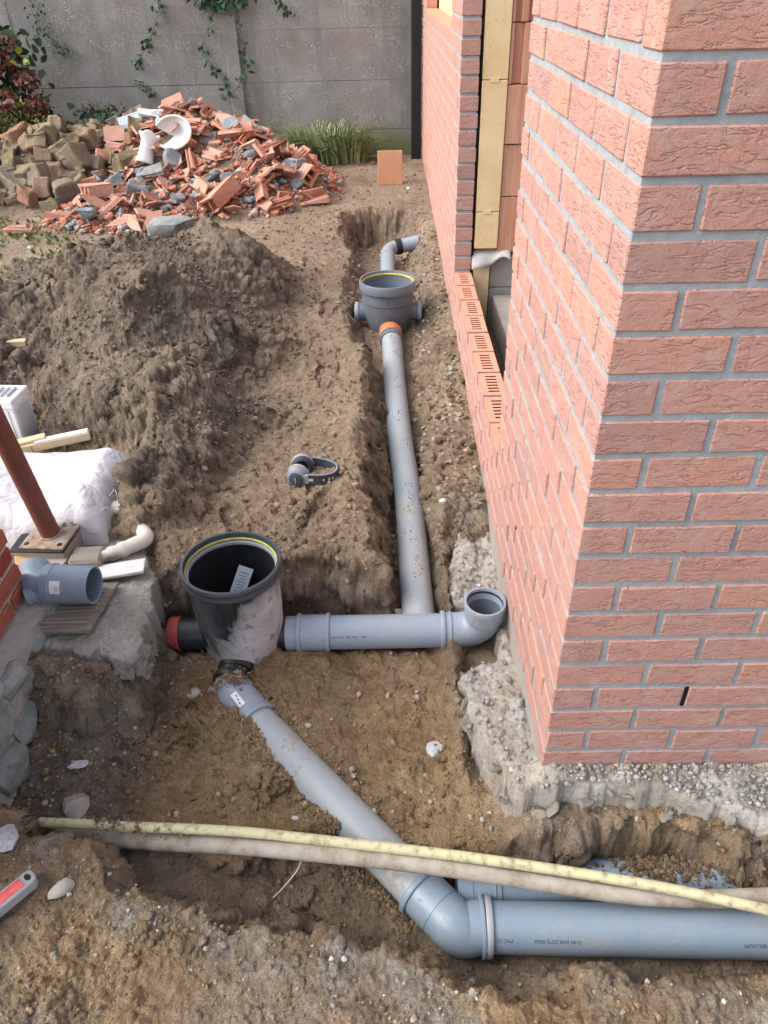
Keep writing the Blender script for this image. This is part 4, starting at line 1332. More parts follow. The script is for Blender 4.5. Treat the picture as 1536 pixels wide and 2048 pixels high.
# --- bend behind the far chamber
def far_bend():
    o = Vector((-.35, 3.15, -.03))
    T = thing('drain_pipe', 'short grey pipe bend behind the far chamber at the trench end', 'pipe', o)
    p = [Vector(q) - o for q in bend_pts((-.352, 3.12, -.03), (-.345, 4.34, -.045), (-.20, 4.40, -.025), .13, 10)]
    # shrink the corner legs so that it is a tight bend
    p = [Vector(q) - o for q in [(-.352, 3.12, -.03), (-.349, 4.14, -.042), (-.347, 4.22, -.043), (-.338, 4.285, -.042), (-.312, 4.335, -.038), (-.27, 4.36, -.034), (-.20, 4.375, -.026)]]
    tube('pipe', spline(p, 6), .048, M_['pvc_mid'], T, 32)
    ring('collar', p[1], (0, 1, 0), .048, .045, M_['pvc_mid'], T, .005)
    ring('seal_collar', p[5], p[6] - p[5], .048, .045, M_['rubber'], T, .006)
    s = tube('spigot', [p[6], p[6] + Vector((.075, .012, .012))], .05, M_['pvc_mid'], T, 32, .004)
far_bend()

# --- near chamber
def near_chamber():
    c = Vector((-.84, .62, 0)); zr = .145; R0 = .151
    T = thing('inspection_chamber', 'open black inspection chamber splashed with pale slurry in the near pit', 'chamber', c)
    K = M_['chamber_black']
    lathe('rim', [(R0 - .012, zr - .040), (R0 - .001, zr - .037), (R0 + .001, zr - .030), (R0 - .002, zr - .022), (R0 - .002, zr - .014), (R0 + .001, zr - .008), (R0 - .002, zr), (R0 - .010, zr + .001), (R0 - .0125, zr - .005), (R0 - .0125, zr - .04)], M_['rim_grey'], T, 80)
    lathe('seal', [(R0 - .0125, zr - .017), (R0 - .0165, zr - .0185), (R0 - .0165, zr - .0235), (R0 - .0125, zr - .025)], M_['seal_yellow'], T, 80)
    lathe('seal_lip', [(R0 - .0125, zr - .028), (R0 - .021, zr - .030), (R0 - .021, zr - .039), (R0 - .0125, zr - .042)], M_['muff_grey'], T, 80)
    # body: round above, pinched in towards the pipe level
    seg = 72; prof = [(R0 - .012, zr - .038), (R0 - .014, zr - .07), (R0 - .015, .04), (R0 - .015, .0), (R0 - .016, -.05), (R0 - .018, -.10), (R0 - .022, -.16), (R0 - .026, -.20), (R0 - .032, -.24)]
    V, F = [], []
    for i, (r, z) in enumerate(prof):
        low = max(0, min(1, (.03 - z) / .2))
        for s in range(seg):
            a = 2 * math.pi * s / seg
            # flutes between the four inlets
            rr = r * (1 - .10 * low * (0.5 - 0.5 * math.cos(4 * (a + math.pi / 2))) ** 2)
            V.append((rr * math.cos(a), rr * math.sin(a), z))
    for i in range(len(prof) - 1):
        for s in range(seg):
            s2 = (s + 1) % seg
            F.append((i * seg + s, (i + 1) * seg + s, (i + 1) * seg + s2, i * seg + s2))
    link('body', shade(mesh('body', V, F), 50), K, T)
    lathe('inside', [(R0 - .016, zr - .04), (R0 - .018, .05), (R0 - .020, .03), (R0 - .023, -.02), (R0 - .035, -.15), (R0 - .055, -.205), (0, -.225)], M_['plastic_black'], T, 64)
    z = -.16
    s = tube('inlet', [(-.08, .006, z), (-.215, .006, z)], .052, M_['plastic_black'], T, 40)
    rc = lathe('red_cap', [(0, -.001), (.053, 0), (.0555, .004), (.0558, .026), (.058, .030), (.058, .035), (.054, .037)], M_['cap_red'], s, 48, axis_matrix((-.238, .006, z), (1, 0, 0)))
    rc['label'] = 'red end cap'
    s = tube('outlet', [(.08, 0, z), (.152, 0, z)], .053, M_['plastic_black'], T, 40)
    s = tube('front_outlet', spline([(-.005, -.06, -.185), (-.012, -.125, -.195), (-.017, -.168, -.203)], 4), [.052] * 8 + [.0525], M_['plastic_black'], T, 40)
    ring('collar', (-.0165, -.160, -.202), (-.005, -.05, -.008), .053, .022, M_['plastic_black'], s, .006)
    ring('collar', (-.008, -.118, -.195), (-.005, -.05, -.008), .053, .03, M_['plastic_black'], s, .004)
    # paper label standing inside
    lb = link('paper_label', box_mesh('paper_label', .048, .001, .10, .0002), M_['label_blue'], T, loc=(.0, .082, -.008), rot=(R_(-30), R_(22), R_(-4)))
    for k in range(7):
        link('print_line', box_mesh('print_line', .030 - .006 * (k % 3), .0006, .0022, 0), M_['print_faint'], lb, loc=(-.002 * (k % 2), -.0010, .03 - .0105 * k))
near_chamber()

# --- cross pipe to the upturned bend by the wall
def cross_pipe():
    z = -.16; o = Vector((-.68, .62, z))
    T = thing('drain_pipe', 'short clean grey pipe from the black chamber to an upturned bend at the wall', 'pipe', o)
    M = M_['pvc_mid']
    tube('pipe', [(-.02, 0, 0), (.30, 0, .0), (.53, 0, .001)], RP, M, T, 48)
    cp = tube('coupling', [(.015, 0, 0), (.122, 0, 0)], .0585, M, T, 48)
    ring('ridge', (.022, 0, 0), (1, 0, 0), .0585, .014, M, cp, .004, 48)
    ring('ridge', (.114, 0, 0), (1, 0, 0), .0585, .014, M, cp, .004, 48)
    e0 = Vector((.475, 0, .001))
    el = tube('bend', [e0, e0 + Vector((.05, 0, 0)), e0 + Vector((.075, 0, .002)), e0 + Vector((.105, -.001, .012)), e0 + Vector((.127, -.003, .032)), e0 + Vector((.1345, -.005, .052)), e0 + Vector((.136, -.006, .066))], .0575, M_['pvc_mid'], T, 48, cap1=False, ang=60)
    ring('collar', e0 + Vector((.008, 0, 0)), (1, 0, 0), .0565, .016, M_['pvc_mid'], el, .006, 48)
    ring('collar', e0 + Vector((.032, 0, 0)), (1, 0, 0), .0565, .009, M_['pvc_mid'], el, .004, 48)
    c = e0 + Vector((.136, -.006, .06))
    Mx = axis_matrix(c, (.02, -.02, 1))
    lathe('socket', [(.0575, 0), (.0585, .006), (.0625, .010), (.0625, .05), (.0655, .052), (.0655, .066), (.0635, .070), (.0585, .070), (.0575, .066), (.0575, .035), (.0545, .03), (.053, -.03)], M_['pvc_mid'], T, 56, Mx)
    lathe('seal', [(.0578, .060), (.0555, .058), (.0555, .053), (.0578, .051)], M_['rubber'], T, 48, Mx)
    lathe('inside', [(.0535, .03), (.052, -.03), (.03, -.07), (0, -.08)], M_['pvc_inner'], T, 48, Mx)
    print_on_pipe('110 X 3,2   EN 1401   SN4', (0, 0, 0), (1, 0, 0), RP, .125, R_(66), .0105, M_['print_dark'], T)
cross_pipe()

# --- diagonal pipe
def diag_pipe():
    pts = [(-.858, .455, -.207), (-.84, .415, -.213), (-.80, .365, -.219), (-.76, .315, -.223)]
    o = Vector((-.80, .36, -.22))
    T = thing('drain_pipe', 'dusty grey drain pipe slanting from the black chamber down to the right', 'pipe', o)
    P = [Vector(p) - o for p in pts]
    b = tube('upper_bend', spline(P, 6), .0585, M_['pvc_mid'], T, 48)
    d = (P[3] - P[2]).normalized()
    ring('collar', P[3] - d * .006, d, .0585, .014, M_['pvc_mid'], b, .006, 48)
    lb = link('stripe_label', box_mesh('stripe_label', .02, .055, .0005, 0), M_['sticker'], b, loc=P[2] + Vector((-.018, -.012, .057)), rot=(R_(4), R_(-18), R_(38)))
    for k in range(3):
        link('print_line', box_mesh('print_line', .004, .010, .0004, 0), M_['print_faint'], lb, loc=(.003 * (k - 1), -.016 + .014 * k, .0007))
    q0 = P[3]; q1 = Vector((-.275, -.195, -.268)) - o
    tube('pipe', [q0 - d * .03, q0, q0.lerp(q1, .5), q1], RP, M_['pvc_dusty'], T, 48)
    return q1 + o
diag_end = diag_pipe()

# --- lower right pipe with its bend
def lower_pipe():
    o = Vector((-.16, -.248, -.28))
    T = thing('drain_pipe', 'large clean blue grey pipe with a bend lying in the foreground trench', 'pipe', o)
    M = M_['pvc_clean']
    d0 = (Vector((-.275, -.195, -.268)) - Vector((-.76, .315, -.223))).normalized()
    s0 = Vector((-.275, -.195, -.268)) - o
    P = [s0 - d0 * .05, s0, s0 + d0 * .055, Vector((-.07, -.012, -.003)), Vector((-.035, -.001, 0)), Vector((0, 0, 0)), Vector((.012, 0, 0))]
    P = [s0 - d0 * .05, s0 - d0 * .0, s0 + d0 * .045, s0 + d0 * .075, Vector((-.040, -.006, -.002)), Vector((-.012, -.001, 0)), Vector((.02, 0, 0))]
    b = tube('bend', spline(P, 5), .0595, M, T, 48, ang=60)
    ring('collar', s0 - d0 * .040, d0, .0585, .016, M, b, .0065, 48)
    ring('ridge', s0 + d0 * .028, d0, .0585, .004, M, b, .0022, 48)
    ring('collar', (.002, 0, 0), (1, 0, 0), .059, .010, M, b, .008, 48)
    D = Vector((1, -.032, 0)).normalized()
    pp = tube('pipe', [Vector((-.01, 0, 0)), D * .45, D * 1.2], .0572, M, T, 48)
    ring('socket_lip', D * .016, D, .0572, .018, M_['pvc_dusty'], pp, .008, 48)
    print_on_pipe('MADE IN BELGIUM', (0, 0, 0), D, .0572, .695, R_(50), .0125, M_['print_dark'], T, True)
    print_on_pipe('2140 SN4 (277) 0056', (0, 0, 0), D, .0572, .225, R_(50), .0125, M_['print_dark'], T, True)
    print_on_pipe('PVC U', (0, 0, 0), D, .0572, .068, R_(50), .0125, M_['print_dark'], T, True)
lower_pipe()

# --- second pipe, mostly buried
def buried_pipe():
    o = Vector((-.165, -.143, -.283))
    T = thing('drain_pipe', 'half buried grey pipe behind the large foreground pipe', 'pipe', o)
    D = Vector((1, .015, .004)).normalized()
    pp = tube('pipe', [D * .0, D * .5, D * 1.2], RP - .003, M_['pvc_clean'], T, 40)
    sk = tube('socket', [D * -.045, D * .06], .0565, M_['pvc_clean'], T, 40)
    ring('ridge', D * .045, D, .0565, .006, M_['pvc_clean'], sk, .002)
    ring('ridge', D * -.01, D, .0565, .004, M_['pvc_clean'], sk, .002)
    # earth lying over it
    rs = np.random.RandomState(21)
    n = 1500
    x = np.concatenate([rs.normal(.30, .05, 700), rs.normal(.48, .06, 600), rs.uniform(.0, .7, 200)]); y = rs.normal(-.125, .024, n)
    s = .0022 + .0065 * rs.rand(n) ** 3
    z = -.285 + np.sqrt(np.maximum(.056 ** 2 - (y + .143 - .015 * x) ** 2, .0004)) + s * .3
    c = pick(rs, [(.14, .10, .06), (.20, .145, .085), (.10, .072, .045)], n)
    e = scatter('earth_on_pipe', np.stack([x, y, z], 1), s, c, M_['clod'], 22)
    tag(e, 'crumbled earth spilled over the half buried pipe', 'soil', kind='stuff')
buried_pipe()

# --- yellow hose and drab conduit
def hoses():
    P = [(-1.264, -.029, -.17), (-1.155, -.041, -.16), (-1.035, -.056, -.15), (-.867, -.071, -.14), (-.716, -.086, -.135), (-.542, -.111, -.13), (-.385, -.138, -.12), (-.232, -.159, -.12), (-.047, -.183, -.13), (.167, -.216, -.14), (.328, -.248, -.145), (.47, -.281, -.15), (.8, -.36, -.16)]
    o = tube('yellow_hose', spline(P, 6), .0125, M_['hose_yellow'], None, 16)
    tag(o, 'thin pale yellow hose stretched across the foreground trench', 'hose')
    P = [(-1.24, -.027, -.225), (-1.139, -.052, -.215), (-.974, -.082, -.19), (-.78, -.103, -.175), (-.591, -.131, -.16), (-.409, -.158, -.15), (-.233, -.182, -.152), (-.06, -.206, -.163), (.167, -.236, -.178), (.342, -.243, -.188), (.508, -.235, -.2), (.85, -.22, -.22)]
    o = tube('conduit', spline([(a, b + .007, c + .002) for a, b, c in P], 6), .0205, M_['conduit_drab'], None, 20)
    tag(o, 'muddy beige conduit lying below the yellow hose', 'conduit')
hoses()

# earth on the pipes
def pipe_dirt():
    rs = np.random.RandomState(31)
    X, Y, Z, S = [], [], [], []
    axis = [(-.342, 2.885, -.078), (-.3335, 2.72, -.092), (-.329, 2.386, -.11), (-.312, 1.839, -.13), (-.286, 1.344, -.15), (-.274, .802, -.17)]
    ya = [a[1] for a in axis][::-1]; xa = [a[0] for a in axis][::-1]; za = [a[2] for a in axis][::-1]
    n = 1500
    y = rs.uniform(.78, 2.75, n); w = rs.rand(n) < np.clip(.05 + 1.6 * fbm(y, y * 0, 3.5, 3, 88) + .5 * (np.abs(y - 1.0) < .18) + .5 * (y > 2.4), 0, 1); y = y[w]
    a = .35 * fbm(y, y * 0 + 3.3, 6, 2, 89) + rs.normal(0.0, .22, len(y))
    x = np.interp(y, ya, xa) + RP * np.sin(a); z = np.interp(y, ya, za) + RP * np.cos(a); s = .0007 + .0040 * rs.rand(len(y)) ** 4
    X += list(x); Y += list(y); Z += list(z); S += list(s)
    # around the head of the slanting pipe
    n = 260
    x = rs.normal(-.845, .035, n); y = rs.normal(.43, .018, n); z = -.205 + np.sqrt(np.maximum(.0590 ** 2 - (x + .845) ** 2, .0002)); s = .002 + .006 * rs.rand(n) ** 2.5
    X += list(x); Y += list(y); Z += list(z); S += list(s)
    # on the hose
    n = 160
    x = rs.uniform(-1.12, -.86, n); y = -.056 - .03 * (x + 1.03) / .17 * .5 + rs.normal(0, .012, n); z = -.14 + rs.normal(0, .006, n); s = .002 + .005 * rs.rand(n) ** 2
    X += list(x); Y += list(y); Z += list(z); S += list(s)
    n = len(X)
    c = pick(rs, [(.20, .145, .09), (.27, .20, .125), (.15, .11, .07)], n)
    e = scatter('earth_crumbs', np.stack([X, Y, Z], 1), np.array(S), c, M_['clod'], 32)
    tag(e, 'crumbs of earth stuck to the pipes and hose', 'soil', kind='stuff')
pipe_dirt()
# ------------------------------------------------------------------ ear defenders
def ear_muffs():
    x, y = -.692, 1.25
    T = thing('ear_defenders', 'grey ear defenders lying on the trodden path beside the trench', 'ear defenders', (x, y, gz(x, y) - .006), (0, 0, R_(-6)))
    def cup(cy, sgn, tilt):
        M = Matrix.Translation((0, cy, .046)) @ Matrix.Rotation(tilt, 4, 'Z') @ Matrix.Rotation(R_(90) * sgn, 4, 'X') @ Matrix.Diagonal((1.0, 1.08, 1, 1))
        c = lathe('cup', [(.041, 0), (.0435, .004), (.043, .014), (.039, .025), (.030, .032), (.018, .0355), (0, .0365)], M_['muff_shell'], T, 40, M)
        lathe('cushion', [(.020, -.001), (.022, -.012), (.030, -.017), (.038, -.013), (.0425, -.005), (.042, .001)], M_['muff_dark'], c, 40, M)
        lathe('cushion_edge', [(.0415, -.002), (.0435, -.001), (.0442, .002), (.0435, .0045), (.0415, .005)], M_['muff_foam'], c, 40, M)
        lathe('cap_plate', [(.027, .0325), (.0265, .0365), (.022, .039), (0, .0405)], M_['muff_dark'], c, 32, M)
        k = link('cap_slot', box_mesh('cap_slot', .005, .022, .003, .001), M_['muff_grey'], c); k.matrix_local = M @ Matrix.Translation((0, 0, .0412))
        return c
    cup(-.030, 1, R_(-8)); cup(.034, -1, R_(10))
    # head band: a wide strip bent to a U
    path = spline([(.018, -.058, .047), (.055, -.056, .046), (.095, -.050, .044), (.128, -.028, .042), (.138, .004, .042), (.126, .034, .043), (.092, .052, .046), (.05, .060, .048), (.018, .062, .049)], 6)
    def strip(name, hw, th, mat, off=0.0, a=0, b=None):
        V, F = [], []
        pp = path[a:b]
        for i, p in enumerate(pp):
            t = (pp[min(i + 1, len(pp) - 1)] - pp[max(i - 1, 0)]).normalized()
            n = Vector((t.y, -t.x, 0)).normalized()
            for s, z in ((-1, -1), (1, -1), (1, 1), (-1, 1)):
                V.append(p + n * (off + s * th / 2) + Vector((0, 0, z * hw)))
        for i in range(len(pp) - 1):
            q, r = i * 4, (i + 1) * 4
            for k in range(4):
                k2 = (k + 1) % 4
                F.append((q + k, r + k, r + k2, q + k2))
        F.append((0, 1, 2, 3)); e = (len(pp) - 1) * 4; F.append((e + 3, e + 2, e + 1, e))
        bm = bmesh.new(); me = mesh(name, V, F); bm.from_mesh(me); bmesh.ops.recalc_face_normals(bm, faces=bm.faces); bm.to_mesh(me); bm.free()
        return link(name, me, mat, T)
    b = strip('head_band', .019, .010, M_['muff_dark'])
    strip('band_edge', .0205, .004, M_['muff_grey'], 0.0)
    for i0, w in ((5, 3), (12, 1), (15, 1), (17, 1)):
        p = path[i0]; t = (path[i0 + 1] - path[i0 - 1]).normalized(); n = Vector((t.y, -t.x, 0)).normalized()
        m = link('band_print', box_mesh('band_print', .0065 * w, .0006, .011, 0), M_['muff_print'], b, loc=p + n * .0056)
        m.rotation_euler = (0, 0, math.atan2(t.y, t.x))
    for s in (-1, 1):
        yk = T.location.y
        link('yoke', box_mesh('yoke', .034, .008, .040, .003), M_['muff_grey'], T, loc=(.026, -.060 if s < 0 else .064, .047))
ear_muffs()

# ------------------------------------------------------------------ left hand wall of old brick on a stone plinth
def old_wall():
    fx, fy = -1.46, .585
    T = thing('old_brick_wall', 'old red brick wall on a grey rubble stone plinth at the left edge', 'wall', (fx, fy, 0))
    rnd = random.Random(6)
    link('core', box_mesh('core', .26, .86, 1.0, 0, c=(-.136, -.436, .56)), M_['old_mortar'], T)
    full = [box_mesh('old_brick_%d' % i, .1, .182, .050, .004, 1, jitter=.002, seed=60 + i) for i in range(4)]
    half = box_mesh('old_half', .1, .085, .050, .004, 1, jitter=.002, seed=70)
    for k in range(15):
        z = .068 + .064 * k + .025
        y = 0
        first = (k % 2 == 0)
        while y > -.80:
            L = .085 if (first or y < -.70) else .182
            o = link('brick', half if first else rnd.choice(full), M_['old_brick'], T, loc=(-.049 + rnd.uniform(-.002, .002), y - L / 2, z), rot=(0, 0, rnd.uniform(-.01, .01)))
            y -= L + .013; first = False
    # rubble plinth: angular stones bedded in mortar
    link('plinth_core', box_mesh('plinth_core', .26, .86, .40, 0, c=(-.060, -.440, -.140)), M_['old_mortar'], T)
    st = [(-.02, .010, -.005, .13, .11), (-.03, -.11, .01, .12, .085), (-.018, -.06, -.115, .14, .11), (-.02, -.20, -.05, .13, .13), (-.02, -.16, -.19, .14, .10), (-.02, -.31, -.12, .14, .13), (-.02, -.27, .02, .12, .08), (-.02, -.40, -.01, .13, .11), (-.02, -.43, -.16, .13, .12), (-.02, -.55, -.08, .14, .14), (-.02, -.68, -.05, .14, .15)]
    for i, (x, y, z, ly, lz) in enumerate(st):
        v, f = rock_data(700 + i, 2, .10, 7)
        v = v / np.abs(v).max(0)
        V = v * np.array([.042, ly * .60, lz * .62])
        c, s = math.cos(rnd.uniform(-.5, .5)), math.sin(rnd.uniform(-.5, .5))
        V = np.stack([V[:, 0], V[:, 1] * c - V[:, 2] * s, V[:, 1] * s + V[:, 2] * c], 1)
        link('stone', np_mesh('stone', V, f, False), M_['rubble_stone'], T, loc=(x + .080, y - .045, z + .004))
old_wall()

# ------------------------------------------------------------------ things on the slab and around the prop
def sack():
    # filled woven sack lying flat, with a sagging top and a folded hem
    nu, nv = 64, 52
    x0, x1, y0, y1, H = -1.98, -1.325, .865, 1.36, .135
    U, W = np.meshgrid(np.linspace(-1, 1, nu), np.linspace(-1, 1, nv), indexing='ij')
    prof = (1 - np.abs(U) ** 5) * (1 - np.abs(W) ** 5)
    prof = np.clip(prof, 0, 1) ** .30
    wr = .35 * fbm(U * 1.0, W * .8, 1.3, 2, 777)
    top = H * prof * (.86 + .25 * wr) - .05 * np.exp(-((U - .1) / .35) ** 2 - ((W - .1) / .5) ** 2) * prof + .03 * np.exp(-((U - .75) / .2) ** 2) * prof
    X = (x0 + x1) / 2 + (x1 - x0) / 2 * U * (1 + .02 * np.sin(W * 5) * np.abs(U) ** 2)
    Y = (y0 + y1) / 2 + (y1 - y0) / 2 * W * (1 + .05 * np.sin(U * 4 + 1) * np.abs(W))
    # crisp draping folds on the front
    crease = np.abs(pn(U * 1.5 + W * .7, W * 1.7 - U * .5, 780)) + .3 * np.abs(pn(U * 3.4 - W * 1.4, W * 2.6 + U, 781))
    Z = .015 + top + prof * (.018 * np.minimum(crease, .35) * 1.6) + .005 * np.sin(U * 22 + 4 * W + 3 * fbm(U, W, 2, 2, 5)) * np.clip(-W, 0, 1) * prof
    V = np.stack([X, Y, Z], -1).reshape(-1, 3)
    idx = np.arange(nu * nv).reshape(nu, nv)
    F = np.stack([idx[:-1, :-1], idx[1:, :-1], idx[1:, 1:], idx[:-1, 1:]], -1).reshape(-1, 4)
    T = thing('woven_sack', 'white woven plastic sack slumped on the ground behind the steel prop', 'sack', (-1.63, 1.1, .02))
    b = link('bag', np_mesh('bag', V - np.array([-1.63, 1.1, .02]), F), M_['sack_white'], T)
    # loose threads at the right hand end
    rnd = random.Random(9)
    for k in range(5):
        p = Vector((-1.335, 1.30 - .09 * k, .11)) - Vector((-1.63, 1.1, .02))
        tube('thread', spline([p, p + Vector((.02, rnd.uniform(-.02, .02), .015)), p + Vector((.035, rnd.uniform(-.03, .03), -.03))], 4), .0011, M_['sack_white'], T, 5)
sack()

def prop():
    T = thing('steel_prop', 'red brown tubular steel prop standing on a rusty base plate', 'prop', (-1.475, .842, .089), (0, 0, 0))
    d = Vector((-.009, -.05, .386)).normalized()
    tube('tube', [Vector((0, 0, .004)), d * 1.9], .031, M_['prop_rust'], T, 28)
    ring('weld', d * .008, d, .031, .01, M_['plate_rust'], T, .004, 28)
    # solid plate, dark discs paint the shade of four bolt openings
    bm = bmesh.new()
    n = 12; h = .0775; t = .006
    pl = box_mesh('base_plate', .155, .145, .008, .002)
    p = link('base_plate', pl, M_['plate_rust'], T, rot=(R_(2), R_(-3), R_(-8)))
    for sx in (-1, 1):
        for sy in (-1, 1):
            lathe('bolt_hole_shade', [(.009, .0044), (.0085, .0050), (.0062, .0048), (.006, .0042), (0, .0042)], M_['rubber'], p, 16, Matrix.Translation((sx * .058, sy * .053, 0)))
    for k in range(3):
        v, f = rock_data(820 + k, 2, .2, 3)
        link('mud_lump', np_mesh('mud_lump', v * .011, f, True), M_['paver'], p, loc=(.045 - .02 * k, .058 - .012 * (k % 2), .008))
prop()

def clutter():
    def box(name, label, cat, size, loc, rot, mat, bev=.004, jit=0.0, cuts=0, seed=0):
        o = link(name, box_mesh(name, *size, bev, 1, jitter=jit, seed=seed, cuts=cuts), M_[mat], None, loc, rot)
        return tag(o, label, cat)
    box('rubber_pad', 'dark rubber pad under the rusty base plate of the prop', 'pad', (.19, .145, .012), (-1.495, .840, .078), (R_(2), R_(-3), R_(-6)), 'rubber')
    box('concrete_block', 'pale block carrying the rubber pad under the prop', 'block', (.20, .15, .058), (-1.50, .842, .043), (0, 0, R_(-5)), 'paver', .006, .004, 1, 3)
    box('paving_stone', 'brown grey paving stone lying below the white sack', 'paver', (.10, .085, .05), (-1.345, .775, .037), (0, R_(2), R_(3)), 'paver', .008, .003, 1, 4)
    box('floor_tile', 'muddy grey floor tile beside the old brick wall', 'tile', (.10, .085, .014), (-1.455, .760, .040), (R_(3), R_(-4), R_(-12)), 'block_grey', .002)
    box('cardboard_piece', 'torn brown cardboard piece next to the muddy floor tile', 'cardboard', (.085, .07, .006), (-1.535, .775, .048), (R_(8), R_(6), R_(25)), 'cardboard', .001, .002, 1, 5)
    box('plaster_board', 'white plaster board strip behind the loose grey fitting', 'board', (.235, .075, .010), (-1.265, .715, .034), (R_(-5), R_(-3), R_(9)), 'board_white', .002, .002, 2, 6)
    # ribbed board under the fitting
    T = thing('ribbed_board', 'weathered grey ribbed board lying under the loose pipe fitting', 'board', (-1.315, .552, .031), (0, 0, R_(1)))
    bm = bmesh.new()
    w0, w1, h = .105, .105, .105
    vs_ = [(-.085, -.105), (.075, -.105), (.105, .105), (-.105, .105)]
    lo = [bm.verts.new((a, b, -.006)) for a, b in vs_]; hi = [bm.verts.new((a, b, .006)) for a, b in vs_]
    for k in range(4): bm.faces.new((lo[k], lo[(k + 1) % 4], hi[(k + 1) % 4], hi[k]))
    bm.faces.new(hi); bm.faces.new(list(reversed(lo)))
    bmesh.ops.bevel(bm, geom=bm.edges[:], offset=.0015, segments=1, affect='EDGES')
    link('panel', bm_mesh('panel', bm), M_['wood_grey'], T)
    for k in range(11):
        y = -.088 + .0165 * k
        link('rib', box_mesh('rib', .135 + .0028 * k, .008, .0035, .0012), M_['wood_grey'], T, loc=(-.006, y, .0072))
    # white tube bent at a right angle
    P = [(-1.335, 1.04, .055), (-1.30, 1.03, .05), (-1.255, .985, .045), (-1.205, .92, .04), (-1.185, .89, .038), (-1.19, .868, .037), (-1.215, .848, .036), (-1.26, .815, .034), (-1.31, .785, .034), (-1.345, .765, .03)]
    n = len(spline(P, 5))
    rr = [.0255] * n
    for i in range(n):
        t = i / (n - 1)
        if t > .7: rr[i] = .0265 * (1 - .55 * ((t - .7) / .3) ** 2) + .003 * math.sin(i * 2.1)
    o = tube('bent_tube', spline(P, 5), rr, M_['tube_cream'], None, 20)
    tag(o, 'cream plastic tube bent into an elbow, its near end caked in mud', 'tube')
    # loose grey fitting
    T = thing('pipe_fitting', 'loose blue grey pipe fitting with a white sticker, lying on the ribbed board', 'pipe fitting', (-1.345, .583, .098), (0, 0, R_(-4)))
    T.scale = (.98, .98, .98)
    M = M_['pvc_clean']
    b = lathe('sleeve', [(.052, .098), (.0575, .100), (.0580, .098), (.0580, .03), (.0590, .026), (.0600, .022), (.0600, -.015), (.0615, -.018), (.0640, -.021), (.0640, -.044), (.0610, -.047), (.0555, -.047), (.0545, .05), (.0545, .096)], M, T, 56, axis_matrix((0, 0, 0), (1, 0, 0)))
    lathe('inside', [(.0546, .095), (.0535, -.03), (0, -.045)], M_['pvc_inner'], T, 40, axis_matrix((0, 0, 0), (1, 0, 0)))
    tube('branch', spline([(-.04, 0, 0), (-.062, .002, .0), (-.085, .014, .002), (-.100, .034, .004), (-.110, .058, .006)], 5), .050, M, T, 40, .003, ang=70)
    tube('spigot', [(-.050, -.015, -.01), (-.10, -.040, -.018)], .030, M, T, 32, .003)
    # sticker wrapped on the sleeve
    def sticker(name, x0, x1, a0, a1, r, mat, parent):
        V, F = [], []
        n = 8
        for i in range(n + 1):
            a = a0 + (a1 - a0) * i / n
            for x in (x0, x1): V.append((x, -r * math.sin(a), r * math.cos(a)))
        for i in range(n): F.append((2 * i, 2 * i + 1, 2 * i + 3, 2 * i + 2))
        return link(name, mesh(name, V, F, True), M_[mat], parent)
    s = sticker('sticker', -.012, .020, R_(40), R_(78), .0607, 'sticker', b)
    sticker('sticker_print', .004, .015, R_(56), R_(70), .0611, 'label_blue', s)
    # white painted box
    T = thing('white_box', 'white painted metal casing standing at the foot of the soil heap', 'casing', (-1.985, 1.545, .03), (0, 0, R_(-4)))
    link('casing', box_mesh('casing', .36, .13, .22, .004, c=(0, 0, .11)), M_['paint_white'], T)
    link('lid', box_mesh('lid', .372, .142, .036, .004, c=(0, 0, .216)), M_['paint_white'], T)
    for k in range(5):
        link('panel_seam', box_mesh('panel_seam', .004, .003, .18, .001), M_['paint_shade'], T, loc=(.155 - .062 * k, -.066, .10))
    link('side_panel', box_mesh('side_panel', .003, .10, .17, .001), M_['paint_shade'], T, loc=(.1815, 0, .10))
    for k in range(12):
        link('vent_fin', box_mesh('vent_fin', .004, .08, .012, .001), M_['paint_shade'], T, loc=(-.13 + .026 * k, 0, .239))
    # timber
    T = thing('timber_batten', 'pale timber batten with a broken lath on it, above the white sack', 'timber', (-1.705, 1.405, .105), (0, R_(-4), R_(16)))
    link('batten', box_mesh('batten', .36, .034, .034, .003), M_['wood_pale'], T)
    link('white_edge', box_mesh('white_edge', .20, .030, .004, .001), M_['paint_white'], T, loc=(.075, .001, .0195))
    link('lath', box_mesh('lath', .20, .040, .012, .002), M_['wood_pale'], T, loc=(-.085, .012, .0235), rot=(0, 0, R_(4)))
    tube('nail', [(-.04, -.02, .01), (-.038, -.03, -.03)], .0012, M_['rubber'], T, 6)
    o = link('timber_offcut', box_mesh('timber_offcut', .40, .035, .03, .003), M_['wood_pale'], None, (-2.17, 2.02, gz(-2.0, 2.0) + .03), (0, R_(2), R_(8)))
    tag(o, 'thin timber offcut on the soil heap behind the white casing', 'timber')
clutter()

